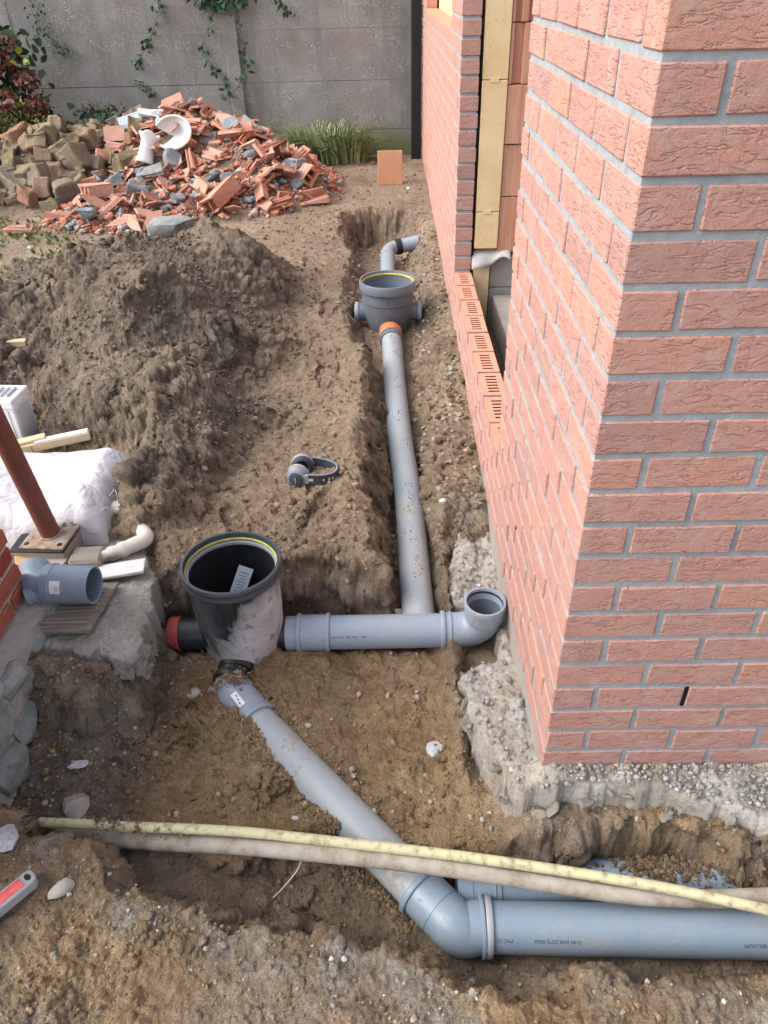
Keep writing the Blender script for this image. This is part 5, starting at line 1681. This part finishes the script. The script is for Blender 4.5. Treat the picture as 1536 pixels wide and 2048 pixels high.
# ------------------------------------------------------------------ spirit level at the lower left corner
def level():
    e = Vector((-1.165, -.232)); d = Vector((.62, .785)).normalized()
    L = .42
    c = e - d * (L / 2)
    z = max(gz(e.x - .03, e.y - .03), gz(c.x, c.y)) + .016
    T = thing('spirit_level', 'grey spirit level with a red face lying on the near bank', 'level', (e.x, e.y, z), (R_(-6), R_(3), math.atan2(d.y, d.x)))
    w, h = .040, .024
    # frame with rounded end, outline in plan
    prof = [(-L, -w / 2), (-.012, -w / 2), (-.003, -w / 2 + .006), (0, -w / 2 + .014), (0, w / 2 - .008), (-.006, w / 2), (-L, w / 2)]
    bm = bmesh.new()
    lo = [bm.verts.new((a, b, -h / 2)) for a, b in prof]; hi = [bm.verts.new((a, b, h / 2)) for a, b in prof]
    n = len(prof)
    for k in range(n): bm.faces.new((lo[k], lo[(k + 1) % n], hi[(k + 1) % n], hi[k]))
    bm.faces.new(hi); bm.faces.new(list(reversed(lo)))
    bmesh.ops.bevel(bm, geom=bm.edges[:], offset=.0018, segments=2, affect='EDGES')
    link('frame', bm_mesh('frame', bm), M_['alu'], T)
    link('red_face', box_mesh('red_face', L - .03, w - .014, .0012, .0004), M_['level_red'], T, loc=(-L / 2 - .013, .001, h / 2 + .0007))
    lathe('hole_shade', [(.0085, .0004), (.0078, .0012), (.0065, .0008), (.006, .0003), (0, .0002)], M_['rubber'], T, 20, Matrix.Translation((-.0145, .001, h / 2 + .0004)) @ Matrix.Diagonal((.75, 1.2, 1, 1)))  # dark disc on the solid frame paints the shade of a hanging opening
level()

# ------------------------------------------------------------------ single stones and shards one can pick out
def stones():
    def st(name, label, cat, x, y, r, mat, seed, sc=(1, 1, .7), rz=0, dz=.35, z=None):
        v, f = rock_data(seed, 2, .08, 5)
        v = v / np.abs(v).max() * r * np.array(sc)
        o = link(name, np_mesh(name, v, f, True), M_[mat], None, (x, y, (gz(x, y) if z is None else z) + r * sc[2] * dz), (0, 0, rz))
        shade(o.data, 35)
        tag(o, label, cat)
    st('granite_stone', 'rounded pale granite stone at the left edge above the spirit level', 'stone', -1.268, -.135, .036, 'granite', 901, (1, 1, .8))
    st('flat_stone', 'long flat beige stone on the near bank right of the spirit level', 'stone', -1.10, -.245, .036, 'stone_beige', 902, (1.1, .55, .4), R_(35), .6)
    st('small_stone', 'small tan stone behind the granite stone at the left edge', 'stone', -1.232, -.055, .014, 'stone_beige', 903)
    st('white_pebble', 'white pebble left of the slanting pipe just above the hose', 'pebble', -.622, .008, .0095, 'pebble_pale', 904)
    st('white_pebble', 'white pebble near the bottom edge, left of the large pipe bend', 'pebble', -.497, -.392, .0085, 'pebble_pale', 905)
    st('white_pebble', 'grey pebble next to the white one near the bottom edge', 'pebble', -.470, -.390, .0075, 'stone_beige', 906)
    st('white_pebble', 'white pebble in the trench right of the long pipe', 'pebble', -.165, 1.13, .017, 'pebble_pale', 907)
    st('blue_shard', 'pale blue plastic shard in the trench beside the long pipe', 'shard', -.205, 1.19, .022, 'label_blue', 908, (.6, 1.2, .35), R_(20))
    st('plaster_lump', 'white plaster lump by the near end of the long pipe', 'plaster', -.345, .735, .022, 'ceramic_white', 909, (1.2, .6, .5), R_(20))
    st('plaster_patch', 'white plaster splash on the sandy pit floor', 'plaster', -.245, .205, .030, 'granite', 910, (.8, 1.1, .22), R_(10), .05)
    st('white_pebble', 'one of the pale pebbles under the corner of the footing', 'pebble', -.115, .005, .0095, 'pebble_pale', 911)
    st('white_pebble', 'lower pale pebble under the corner of the footing', 'pebble', -.135, -.015, .008, 'stone_beige', 912)
    st('orange_shard', 'orange brick shard on the gritty strip by the low wall', 'shard', -.045, 1.50, .014, 'terracotta', 913)
    st('concrete_lump', 'large grey concrete lump on the back of the soil heap', 'lump', -1.64, 3.42, .17, 'rubble_stone', 914, (1.1, .7, .9), R_(20), .62)
    st('earth_clod', 'big dark earth clod at the left of the heap crest', 'clod', -1.95, 3.35, .075, 'paver', 915, (1.3, .8, .7))
    st('rubble_lump', 'angular grey stone sunk into the left side of the pit', 'stone', -1.22, .065, .045, 'stone_beige', 916, (.8, 1.1, .9), R_(20), .1)
    st('rubble_lump', 'white chalky stone in the dark left bank of the pit', 'stone', -1.235, .16, .028, 'pebble_pale', 917, (1.3, .6, .5), R_(10), .2)
    st('rubble_lump', 'grey slab of stone near the black chamber outlet', 'stone', -.965, .42, .034, 'stone_beige', 918, (1.3, .6, .5), R_(30), .3)
    o = link('tile_shard', box_mesh('tile_shard', .12, .022, .016, .003, 1, jitter=.003, seed=8, cuts=1), M_['terracotta'], None, (-.985, .80, gz(-.985, .80) + .014), (R_(8), R_(-6), R_(38)))
    tag(o, 'long orange tile shard in the earth behind the black chamber', 'shard')
    # roots and straws
    for i, (p, lab) in enumerate(((((-.585, -.13, -.17), (-.60, -.155, -.19), (-.635, -.185, -.215), (-.655, -.20, -.225)), 'thin pale root hanging below the drab conduit'),
                                  (((-.48, .80, .015), (-.455, .775, .012), (-.44, .76, -.01)), 'short straw on the lip of the earth cut'))):
        o = tube('root', spline(p, 6), .0013, M_['fibre'], None, 6); tag(o, lab, 'root')
stones()
# ------------------------------------------------------------------ rubble
def frag_meshes():
    rnd = random.Random(12)
    out = []
    def rough(bm, j):
        for v in bm.verts: v.co += Vector([rnd.uniform(-j, j) for _ in range(3)])
    # ribbed shells of hollow block
    for k in range(4):
        bm = bmesh.new()
        L, W = rnd.uniform(.14, .2), rnd.uniform(.07, .11)
        bm_box(bm, L, W, .013)
        for q in range(3): bm_box(bm, L * rnd.uniform(.6, .95), .012, rnd.uniform(.02, .035), (rnd.uniform(-.01, .01), -W / 2 + .02 + q * (W - .04) / 2, .018))
        rough(bm, .009); out.append(bm_mesh('shell_%d' % k, bm))
    # angle pieces
    for k in range(4):
        bm = bmesh.new(); L = rnd.uniform(.12, .2)
        bm_box(bm, L, .07, .013); bm_box(bm, L * .85, .013, .06, (0, .03, .03))
        if k % 2: bm_box(bm, L * .7, .013, .045, (0, -.02, .02))
        rough(bm, .009); out.append(bm_mesh('angle_%d' % k, bm))
    # flat shards
    for k in range(4):
        bm = bmesh.new()
        n = rnd.choice((4, 5, 5, 6))
        pts = [(math.cos(2 * math.pi * i / n + rnd.uniform(-.3, .3)) * rnd.uniform(.05, .11), math.sin(2 * math.pi * i / n) * rnd.uniform(.035, .075)) for i in range(n)]
        lo = [bm.verts.new((a, b, 0)) for a, b in pts]; hi = [bm.verts.new((a * .95, b * .95, .016)) for a, b in pts]
        for i in range(n): bm.faces.new((lo[i], lo[(i + 1) % n], hi[(i + 1) % n], hi[i]))
        bm.faces.new(hi); bm.faces.new(list(reversed(lo)))
        out.append(bm_mesh('shard_%d' % k, bm))
    # splinters
    for k in range(3):
        bm = bmesh.new(); bm_box(bm, rnd.uniform(.12, .2), .025, .02); rough(bm, .007); out.append(bm_mesh('splinter_%d' % k, bm))
    # chunks with open cells
    for k in range(3):
        bm = bmesh.new(); W = .1
        bm_box(bm, .15, W, .014, (0, 0, 0)); bm_box(bm, .15, W, .014, (.005, 0, .075)); bm_box(bm, .15, .013, .07, (0, -W / 2 + .008, .037)); bm_box(bm, .14, .013, .07, (0, W / 2 - .008, .037)); bm_box(bm, .145, .011, .07, (0, 0, .037))
        rough(bm, .008); out.append(bm_mesh('cell_%d' % k, bm))
    for m in out: m.materials.append(M_['terracotta'])
    return out

def rubble():
    rs = np.random.RandomState(17); rnd = random.Random(18)
    T = thing('rubble_pile', 'pile of broken red terracotta blocks in front of the concrete fence', 'rubble', (-1.9, 5.5, .1))
    o0 = Vector(T.location)
    FM = frag_meshes()
    # candidate points on the camera side of the pile
    def inside(x, y):
        h = rubble_h(np.array([x]), np.array([y]))[0]
        return h > .015 and x < -.88 and x > -2.62 - .25 * max(0, 5.4 - y) and y < 6.35
    n = 0
    while n < 292:
        x = rnd.uniform(-3.05, -.72); y = 4.35 + 1.95 * rnd.random() ** .9
        if not inside(x, y): continue
        z = gz(x, y)
        me = FM[rnd.choice((0, 1, 2, 3, 4, 5, 6, 7, 8, 9, 10, 11, 8, 9, 10, 11, 12, 13, 14, 12, 13, 14, 15 + rnd.randrange(3)))]
        s = rnd.choice((.45, .6, .75, .9, 1.05, 1.25, 1.5)) * (1.0 if y > 4.8 else .85)
        o = bpy.data.objects.new('block_fragment', me); COL.objects.link(o); o.parent = T
        o.location = Vector((x, y, z + .02 * s + rnd.uniform(0, .025))) - o0
        o.rotation_euler = (rnd.uniform(-.7, .9), rnd.uniform(-.6, .6), rnd.uniform(0, 6.28))
        o.scale = (s * rnd.uniform(.85, 1.4), s * rnd.uniform(.7, 1.1), s * rnd.uniform(.6, 1))
        n += 1
    # large named pieces along the front and the left flank
    for (x, y, z, i, s, r) in ((-2.42, 5.02, .20, 0, 1.35, (-.5, .1, .15)), (-2.30, 5.05, .22, 5, 1.4, (-.3, -.1, .5)), (-2.80, 4.72, .13, 1, 1.3, (-.2, 0, .1)), (-1.02, 5.15, .16, 2, 1.25, (.2, .1, -.3)), (-.92, 5.05, .13, 6, 1.3, (.1, -.1, .4)), (-1.12, 4.95, .14, 4, 1.2, (.3, .2, 1.2)),
                               (-2.02, 5.95, .66, 0, 1.3, (-.4, .3, .9)), (-1.78, 5.9, .60, 3, 1.5, (.5, .2, -.5)), (-1.45, 5.95, .44, 9, 1.6, (.9, .1, -.6)), (-2.60, 5.8, .50, 15, 1.1, (1.1, 0, .1)), (-1.72, 5.55, .42, 16, .8, (.1, 0, .2)), (-3.0, 4.45, .12, 2, 1.1, (0, 0, .1))):
        o = bpy.data.objects.new('block_fragment', FM[i % len(FM)]); COL.objects.link(o); o.parent = T
        o.location = Vector((x, y, z)) - o0; o.rotation_euler = r; o.scale = (s, s, s)
    # blue grey stone lumps in it
    SM = []
    for k in range(4):
        me = box_mesh('stone_lump_%d' % k, 1.7, 1.5, 1.3, .18, 1, jitter=.32, seed=950 + k, cuts=1)
        SM.append(me); SM[-1].materials.append(M_['bluestone'])
    for k in range(38):
        for _ in range(50):
            x = rnd.uniform(-2.7, -.9); y = rnd.uniform(4.4, 6.1)
            if inside(x, y): break
        s = rnd.choice((.028, .035, .045, .055, .075))
        o = bpy.data.objects.new('stone_lump', rnd.choice(SM)); COL.objects.link(o); o.parent = T
        o.location = Vector((x, y, gz(x, y) + s * .9)) - o0; o.rotation_euler = (rnd.uniform(-1, 1), rnd.uniform(-1, 1), rnd.uniform(0, 6)); o.scale = (s * rnd.uniform(1, 1.7), s * rnd.uniform(.8, 1.2), s * rnd.uniform(.5, .9))
    # small breakage
    n = 6500
    x = rs.uniform(-3.1, -.62, n); y = 4.15 + 2.2 * rs.rand(n)
    h = rubble_h(x, y); k = (h > .004) & (x > -2.75 - .25 * np.clip(5.4 - y, 0, 9)); x, y = x[k], y[k]
    s = .006 + .030 * rs.rand(len(x)) ** 3.2
    c = pick(rs, [(.42, .16, .10), (.50, .215, .14), (.52, .28, .20), (.36, .13, .085), (.35, .30, .26), (.30, .32, .33), (.45, .25, .18)], len(x), .25)
    z = ground_fn(x, y) + s * .5
    e = scatter('brick_crumbs', np.stack([x, y, z], 1) - np.array(o0)[None], s, c, M_['terracotta_crumb'], 41, amp=.7, flat=.7)
    e.parent = T; e['kind'] = 'stuff'
    # stray chips on the earth around
    n = 130
    x = rs.uniform(-3.1, -.15, n); y = rs.uniform(3.9, 6.5, n); s = .006 + .016 * rs.rand(n) ** 2
    c = pick(rs, [(.42, .17, .11), (.55, .56, .57), (.30, .33, .36), (.62, .62, .60), (.50, .24, .17)], n)
    e = scatter('chips', np.stack([x, y, ground_fn(x, y) + s * .4], 1), s, c, M_['terracotta_crumb'], 42, amp=.6)
    tag(e, 'scattered red and white chips on the earth around the rubble', 'chips', kind='stuff')
rubble()

def ceramics():
    # half of a white wash basin: thick curved shell with a rolled rim
    T = thing('basin_piece', 'broken white ceramic basin lying on top of the rubble', 'basin', (-2.035, 5.46, .575), (R_(55), R_(-14), R_(14)))
    T.scale = (.8, .8, .8)
    nu, nv = 20, 12
    def shell(r_in, dz):
        V = []
        for i in range(nu):
            a = R_(-150) + R_(285) * i / (nu - 1)
            for j in range(nv):
                t = j / (nv - 1)
                r = (.004 + .156 * math.sin(t * math.pi / 2)) + r_in
                V.append((r * math.cos(a) * 1.12, r * math.sin(a), -.075 * math.cos(t * math.pi / 2) ** 1.3 + dz))
        return V
    A, B = shell(0, 0), shell(.0, -.02)
    V = A + B; F = []; n0 = nu * nv
    for i in range(nu - 1):
        for j in range(nv - 1):
            a = i * nv + j
            F.append((a, a + nv, a + nv + 1, a + 1)); F.append((n0 + a, n0 + a + 1, n0 + a + nv + 1, n0 + a + nv))
    for i in range(nu - 1):
        a = i * nv; F.append((a, n0 + a, n0 + a + nv, a + nv)); b = a + nv - 1; F.append((b, b + nv, n0 + b + nv, n0 + b))
    for j in range(nv - 1):
        F.append((j, j + 1, n0 + j + 1, n0 + j)); e = (nu - 1) * nv + j; F.append((e, n0 + e, n0 + e + 1, e + 1))
    bm = bmesh.new(); me = mesh('bowl', V, F); bm.from_mesh(me); bmesh.ops.recalc_face_normals(bm, faces=bm.faces); bm.to_mesh(me); bm.free()
    link('bowl', shade(me, 50), M_['ceramic_white'], T)
    rim = [((.16) * math.cos(R_(-150) + R_(285) * i / 30) * 1.12, .16 * math.sin(R_(-150) + R_(285) * i / 30), -.006) for i in range(31)]
    tube('rim', rim, .013, M_['ceramic_white'], T, 12)
    # pedestal foot: tapering hollow column broken off
    T = thing('pedestal_piece', 'broken white ceramic pedestal leaning on the rubble left of the basin', 'pedestal', (-2.26, 5.42, .46), (R_(-24), R_(20), R_(10)))
    T.scale = (.95, .7, .8)
    V, F = [], []
    seg = 20; rings = [(.085, -.13), (.080, -.11), (.068, -.05), (.062, .03), (.066, .09), (.085, .13), (.10, .15)]
    for r, z in rings:
        for s in range(seg):
            a = 2 * math.pi * s / seg
            V.append((r * math.cos(a) * (1.0 if math.cos(a) > -.2 else .8), r * math.sin(a) * .8, z + .02 * math.sin(3 * a) * (1 if z > .12 else 0)))
    for i in range(len(rings) - 1):
        for s in range(seg):
            s2 = (s + 1) % seg
            F.append((i * seg + s, i * seg + s2, (i + 1) * seg + s2, (i + 1) * seg + s))
    o = link('column', mesh('column', V, F, True), M_['ceramic_white'], T)
    m = o.modifiers.new('t', 'SOLIDIFY'); m.thickness = .014; m.offset = -1
    v, f = rock_data(970, 2, .1, 6); v = v / np.abs(v).max()
    link('mortar_plug', np_mesh('mortar_plug', v * np.array([.055, .05, .03]), f, False), M_['paver'], T, loc=(0, 0, -.12))
    def plate(name, label, cat, size, loc, rot, mat):
        o = link(name, box_mesh(name, *size, .004, 1, jitter=.012, seed=len(bpy.data.objects), cuts=1), M_[mat], None, loc, rot); tag(o, label, cat)
    plate('plaster_sheet', 'pale blue plaster sheet behind the basin on the rubble top', 'plaster', (.24, .16, .02), (-2.12, 5.82, .60), (R_(48), R_(12), R_(-15)), 'label_blue')
    plate('plaster_sheet', 'pale broken plaster slab left of the basin on the rubble', 'plaster', (.17, .13, .02), (-2.46, 5.82, .60), (R_(55), R_(-15), R_(15)), 'label_blue')
    plate('white_tile_piece', 'white tile shards behind the plaster slab on the rubble top', 'tile', (.16, .09, .018), (-2.33, 5.95, .645), (R_(30), R_(10), R_(20)), 'ceramic_white')
    plate('white_tile_piece', 'small white ceramic chip right of the rubble crest', 'tile', (.09, .06, .016), (-1.62, 5.82, .52), (R_(35), R_(8), R_(-20)), 'ceramic_white')
    plate('stone_slab_piece', 'flat dark stone slab in the middle of the rubble front', 'stone', (.19, .11, .03), (-1.33, 5.15, .27), (R_(28), R_(4), R_(8)), 'rubble_stone')
    plate('stone_slab_piece', 'grey green stone slab below the white pedestal', 'stone', (.22, .11, .03), (-2.22, 5.28, .325), (R_(22), R_(-8), R_(12)), 'rubble_stone')
    plate('stone_slab_piece', 'blue grey stone plate right of the white basin', 'stone', (.20, .13, .035), (-1.83, 5.62, .49), (R_(50), R_(6), R_(-5)), 'bluestone')
ceramics()

def cobbles():
    rnd = random.Random(23)
    T = thing('cobble_heap', 'heap of mossy brown stone setts left of the red rubble', 'stone heap', (-3.1, 5.6, .1))
    o0 = Vector(T.location)
    CM = []
    for k in range(8):
        me = box_mesh('sett_%d' % k, rnd.uniform(.13, .19), rnd.uniform(.08, .14), rnd.uniform(.08, .16), .010, 1, jitter=.022, seed=30 + k, cuts=1)
        me.materials.append(M_['cobble']); CM.append(me)
    spots = []
    tries = 0
    while len(spots) < 115 and tries < 9000:
        tries += 1
        x = rnd.uniform(-4.3, -2.38); y = rnd.uniform(4.95, 6.3)
        if x > -2.75 and y < 5.35: continue
        h = float(rubble_h(np.array([x]), np.array([y]))[0])
        if h < .03: continue
        if any((x - a) ** 2 + (y - b) ** 2 < .105 ** 2 for a, b in spots): continue
        spots.append((x, y))
    for x, y in spots:
        o = bpy.data.objects.new('sett', rnd.choice(CM)); COL.objects.link(o); o.parent = T
        o.location = Vector((x, y, gz(x, y) + .035 + rnd.uniform(-.02, .03))) - o0
        o.rotation_euler = (rnd.uniform(-.6, .6), rnd.uniform(-.6, .6), rnd.uniform(0, 6.28))
        s = rnd.uniform(.6, 1.3); o.scale = (s * rnd.uniform(.8, 1.3), s, s)
cobbles()

t_ = link('terracotta_tile', box_mesh('terracotta_tile', .207, .032, .262, .003), M_['clay_tile'], None, (-.312, 5.66, gz(-.312, 5.62) + .125), (R_(-8), 0, R_(2)))
tag(t_, 'square terracotta tile standing upright near the end of the fence', 'tile')

# ------------------------------------------------------------------ plants
def foliage(name, P, N, S, tint, mat, parent=None, shape='leaf', seed=0, loc=None):
    """leaf blades: P (n,3) N (n,3) direction of the leaf, S (n,) length"""
    rs = np.random.RandomState(seed)
    n = len(P)
    D = N / (np.linalg.norm(N, axis=1)[:, None] + 1e-9)
    r = rs.normal(size=(n, 3)); B = np.cross(D, r); B /= np.linalg.norm(B, axis=1)[:, None] + 1e-9
    Up = np.cross(B, D)
    if shape == 'leaf': prof = [(0, 0, 0), (.35, .30, .05), (.35, -.30, .05), (.75, .22, .02), (.75, -.22, .02), (1.0, 0, -.08)]
    elif shape == 'petal': prof = [(0, .2, 0), (.0, -.2, 0), (.5, .5, .1), (.5, -.5, .1), (1.0, .25, 0), (1.0, -.25, 0)]
    else: prof = [(0, .03, 0), (0, -.03, 0), (.5, .028, .08), (.5, -.028, .08), (1, .004, -.1), (1, -.004, -.1)]
    faces = [(0, 2, 1), (1, 2, 4, 3), (3, 4, 5)] if shape == 'leaf' else [(0, 1, 3, 2), (2, 3, 5, 4)]
    V = np.zeros((n, 6, 3))
    for k, (a, b, c) in enumerate(prof):
        V[:, k] = P + S[:, None] * (a * D + b * B + c * Up)
    tri = []
    for f in faces:
        tri.append(f[:3])
        if len(f) == 4: tri.append((f[0], f[2], f[3]))
    tri = np.array(tri)
    F = tri[None] + (np.arange(n) * 6)[:, None, None]
    V = V.reshape(-1, 3)
    if loc is not None: V = V - np.array(loc)
    me = np_mesh(name, V, F.reshape(-1, 3), True)
    a = me.color_attributes.new('tint', 'FLOAT_COLOR', 'POINT')
    tt = np.repeat(tint, 6)
    a.data.foreach_set('color', np.stack([tt, tt, tt, np.ones_like(tt)], 1).astype(np.float32).ravel())
    return link(name, me, M_[mat], parent)

def plants():
    rs = np.random.RandomState(77)
    # hydrangea with dried heads
    base = Vector((-3.75, 6.42, .12))
    T = thing('hydrangea_shrub', 'hydrangea shrub with dried brown purple flower heads by the fence', 'shrub', base)
    heads = [(-3.55, 6.30, 1.15, .11), (-3.57, 6.28, 1.02, .09), (-3.42, 6.28, .88, .105), (-3.61, 6.2, .74, .11), (-3.38, 6.25, .69, .10), (-3.70, 6.2, .95, .10), (-3.85, 6.3, 1.1, .11), (-3.80, 6.2, .72, .10), (-4.05, 6.3, .8, .1), (-3.75, 6.25, 1.28, .1)]
    for hx, hy, hz, hr in heads:
        p0 = Vector((0 + rs.uniform(-.15, .15), rs.uniform(-.05, .05), 0)); p2 = Vector((hx, hy, hz)) - base
        tube('stem', spline([p0, p0.lerp(p2, .55) + Vector((0, 0, .06)), p2], 5), .006, M_['stem'], T, 6)
        n = 170
        d = rs.normal(size=(n, 3)); d /= np.linalg.norm(d, axis=1)[:, None]
        P = np.array([hx, hy, hz]) + d * hr * np.array([1, 1, .75]) * rs.uniform(.75, 1, (n, 1))
        t = np.cross(d, rs.normal(size=(n, 3)))
        foliage('flower_head', P, t + .5 * d, rs.uniform(.026, .042, n), np.clip(rs.beta(1.6, 1.8, n) + .2 * d[:, 2], 0, 1), 'petal_dry', T, 'petal', int(hx * -100), base)
    n = 420
    P = np.stack([rs.normal(-3.66, .17, n), rs.normal(6.40, .08, n), rs.uniform(.35, 1.22, n)], 1)
    N = rs.normal(size=(n, 3)) + np.array([.2, -.8, .1])
    foliage('leaves', P, N, rs.uniform(.07, .13, n), rs.rand(n), 'leaf_dark', T, 'leaf', 5, base)
    P = np.array([[-3.42, 6.25, 1.07], [-3.40, 6.25, 1.03], [-3.44, 6.25, .99], [-3.52, 6.15, .84]]); foliage('young_leaves', P, np.array([[.4, -.5, .6], [.7, -.5, -.2], [-.2, -.6, .3], [.3, -.6, -.1]]), np.array([.10, .09, .10, .09]), np.array([.9, .8, .7, .3]), 'leaf_bright', T, 'leaf', 6, base)
    # variegated bush in front
    base = Vector((-3.48, 6.32, .12))
    T = thing('variegated_bush', 'low yellow green variegated bush under the hydrangea', 'bush', base)
    for k in range(9):
        a = rs.uniform(-1, 1, 2)
        tube('stem', spline([Vector((0, 0, 0)), Vector((a[0] * .12, a[1] * .06, .2)), Vector((a[0] * .26, a[1] * .12, .42))], 4), .004, M_['stem'], T, 5)
    n = 2600
    d = rs.normal(size=(n, 3)); d /= np.linalg.norm(d, axis=1)[:, None]; q = rs.rand(n) ** .45
    cl = .75 + .35 * np.sin(d[:, 0] * 6 + 1) * np.sin(d[:, 2] * 5 + d[:, 1] * 4)
    P = np.array([-3.50, 6.24, .50]) + d * q[:, None] * np.array([.34, .24, .34]) * cl[:, None]
    foliage('leaves', P, d + rs.normal(size=(n, 3)) * .8 + np.array([0, 0, .3]), rs.uniform(.02, .036, n), np.clip(rs.beta(1.3, 1.7, n) + .25 * (q - .6), 0, 1), 'leaf_variegated', T, 'leaf', 7, base)
    # weeds between heap and fence
    base = Vector((-2.88, 6.52, .2))
    T = thing('weed_clump', 'clump of dark green weeds between the stone heap and the fence', 'weeds', base)
    for k in range(12):
        a = rs.uniform(-1, 1, 2); tube('stem', spline([Vector((a[0] * .2, 0, 0)), Vector((a[0] * .3, -.02, .2)), Vector((a[0] * .38, -.03 + a[1] * .04, rs.uniform(.3, .48)))], 4), .004, M_['stem_green'], T, 5)
    n = 380
    P = np.stack([rs.normal(-2.86, .2, n), rs.normal(6.48, .06, n), .2 + .42 * rs.rand(n) ** .8], 1)
    foliage('leaves', P, rs.normal(size=(n, 3)) + np.array([0, -.5, .2]), rs.uniform(.03, .08, n), rs.rand(n), 'leaf_blue', T, 'leaf', 8, base)
    for q, (cx, cz) in enumerate(((-2.98, .62), (-2.83, .60), (-2.70, .58), (-2.62, .52))):
        n = 40
        P = np.stack([rs.normal(cx, .03, n), rs.normal(6.45, .02, n), rs.normal(cz, .04, n)], 1)
        foliage('seed_head', P, rs.normal(size=(n, 3)), rs.uniform(.015, .03, n), rs.rand(n) * .4, 'petal_dry', T, 'petal', 90 + q, base)
    # ornamental grass
    base = Vector((-.87, 6.55, .13))
    T = thing('grass_tuft', 'arching tuft of long green grass at the foot of the fence', 'grass tuft', base)
    V, F, tt = [], [], []
    for k in range(760):
        a = rs.uniform(0, 2 * math.pi); L = rs.uniform(.25, .52); out = rs.uniform(.12, .85) * L
        r0 = .23 * math.sqrt(rs.rand()); c, s = math.cos(a), math.sin(a)
        p0 = np.array([r0 * math.cos(a + .6) * 1.5, r0 * math.sin(a + .6) * .7, 0])
        w = rs.uniform(.005, .009); side = np.array([-s, c, 0]); h = math.sqrt(max(L * L - out * out, .01)) * rs.uniform(.75, 1)
        i0 = len(V); n = 6
        for i in range(n):
            t = i / (n - 1)
            p = p0 + np.array([c * 1.15, s * .8, 0]) * out * t ** 1.5 + np.array([0, 0, h * (1.7 * t - .95 * t * t)])
            ww = w * (1 - t ** 2) + .0006
            V.append(p - side * ww); V.append(p + side * ww)
        for i in range(n - 1): F.append((i0 + 2 * i, i0 + 2 * i + 1, i0 + 2 * i + 3, i0 + 2 * i + 2))
        tt += [rs.beta(1.5, 1.5)] * (2 * n)
    me = np_mesh('blades', np.array(V), np.array(F), True)
    ca = me.color_attributes.new('tint', 'FLOAT_COLOR', 'POINT'); tt = np.array(tt)
    ca.data.foreach_set('color', np.stack([tt, tt, tt, np.ones_like(tt)], 1).astype(np.float32).ravel())
    link('blades', me, M_['grass_blade'], T)
    # ivy strands over the fence
    def at(px, py):      # pixel in the photograph's fence plane -> metres, measured once
        return None
    strands = [([(-2.28, 1.42), (-2.36, 1.25), (-2.46, 1.10), (-2.56, .98), (-2.62, .93)], 60, 'leafy ivy strand hanging at the middle left of the fence', .045),
               ([(-1.78, 1.42), (-1.90, 1.20), (-1.98, 1.05), (-1.92, .92), (-1.83, .82), (-1.80, .70)], 46, 'long ivy strand hanging beside the middle fence post', .05),
               ([(-1.60, 1.42), (-1.62, 1.20), (-1.60, 1.02), (-1.62, .88), (-1.72, .72), (-1.82, .66)], 34, 'ivy strand with narrow leaves right of the middle fence post', .055),
               ([(-3.35, 1.42), (-3.42, 1.25), (-3.30, 1.12), (-3.20, 1.02)], 110, 'small leaved ivy creeping at the left fence post', .03),
               ([(-2.62, .80), (-2.57, .76), (-2.53, .72), (-2.50, .68)], 22, 'small isolated ivy sprig on the fence above the rubble', .045),
               ([(-1.28, 1.42), (-1.22, 1.33), (-1.16, 1.28)], 34, 'short leafy sprig at the top of the fence, right of the post', .045),
               ([(-1.95, 1.46), (-1.75, 1.40), (-1.55, 1.42)], 90, 'dense bunch of ivy leaves over the top of the middle post', .075)]
    for k, (pts, n, lab, sz) in enumerate(strands):
        y0 = 6.81
        b = Vector((pts[0][0], y0, pts[0][1]))
        T = thing('ivy_strand', lab, 'ivy', b)
        path = spline([(x, y0 - .01 * (i % 2), z) for i, (x, z) in enumerate(pts)], 8)
        tube('stem', [p - b for p in path], .0028, M_['stem_green'], T, 5)
        ii = rs.randint(0, len(path), n)
        P = np.array([path[i][:] for i in ii]) + rs.normal(size=(n, 3)) * np.array([.045 if n > 60 else .022, .008, .035 if n > 60 else .018])
        P[:, 1] = np.minimum(P[:, 1], 6.815)
        N = rs.normal(size=(n, 3)) * np.array([.8, .25, .5]) + np.array([0, -.35, -.75])
        foliage('leaves', P, N, rs.uniform(.6, 1.3, n) * sz, rs.rand(n), 'leaf_blue' if k in (1, 2, 6) else 'leaf_dark', T, 'leaf', 20 + k, b)
    # short grass on the left ground
    n = 2600
    x = rs.uniform(-4.2, -2.45, n); y = rs.uniform(3.5, 5.0, n)
    k = (rs.rand(n) < np.clip(.35 + 1.6 * fbm(x, y, 2.5, 3, 881), 0, 1)) & (mound_h(x, y) < .02) & (rubble_h(x, y) < .03); x, y = x[k], y[k]
    P = np.stack([x, y, ground_fn(x, y) - .003], 1); N = rs.normal(size=(len(x), 3)) * .5 + np.array([0, 0, 1])
    o = foliage('short_grass', P, N, rs.uniform(.02, .05, len(x)), rs.rand(len(x)), 'grass_short', None, 'leaf', 44)
    tag(o, 'sparse short grass on the ground left of the soil heap', 'grass', kind='stuff')
plants()

# ------------------------------------------------------------------ kinds that repeat share a group
GROUPS = {'drain_pipe': 'grey drain pipes laid in the trenches', 'inspection_chamber': 'inspection chambers of the drain', 'ivy_strand': 'ivy strands on the concrete fence',
          'white_pebble': 'pale pebbles lying in the dug earth', 'rubble_lump': 'stones in the pit', 'plaster_sheet': 'plaster pieces on the rubble', 'white_tile_piece': 'white tile pieces on the rubble',
          'stone_slab_piece': 'stone slabs on the rubble', 'root': 'roots and straws in the earth'}
for o in bpy.data.objects:
    if o.parent is None and o.name.split('.')[0] in GROUPS:
        o['group'] = GROUPS[o.name.split('.')[0]]
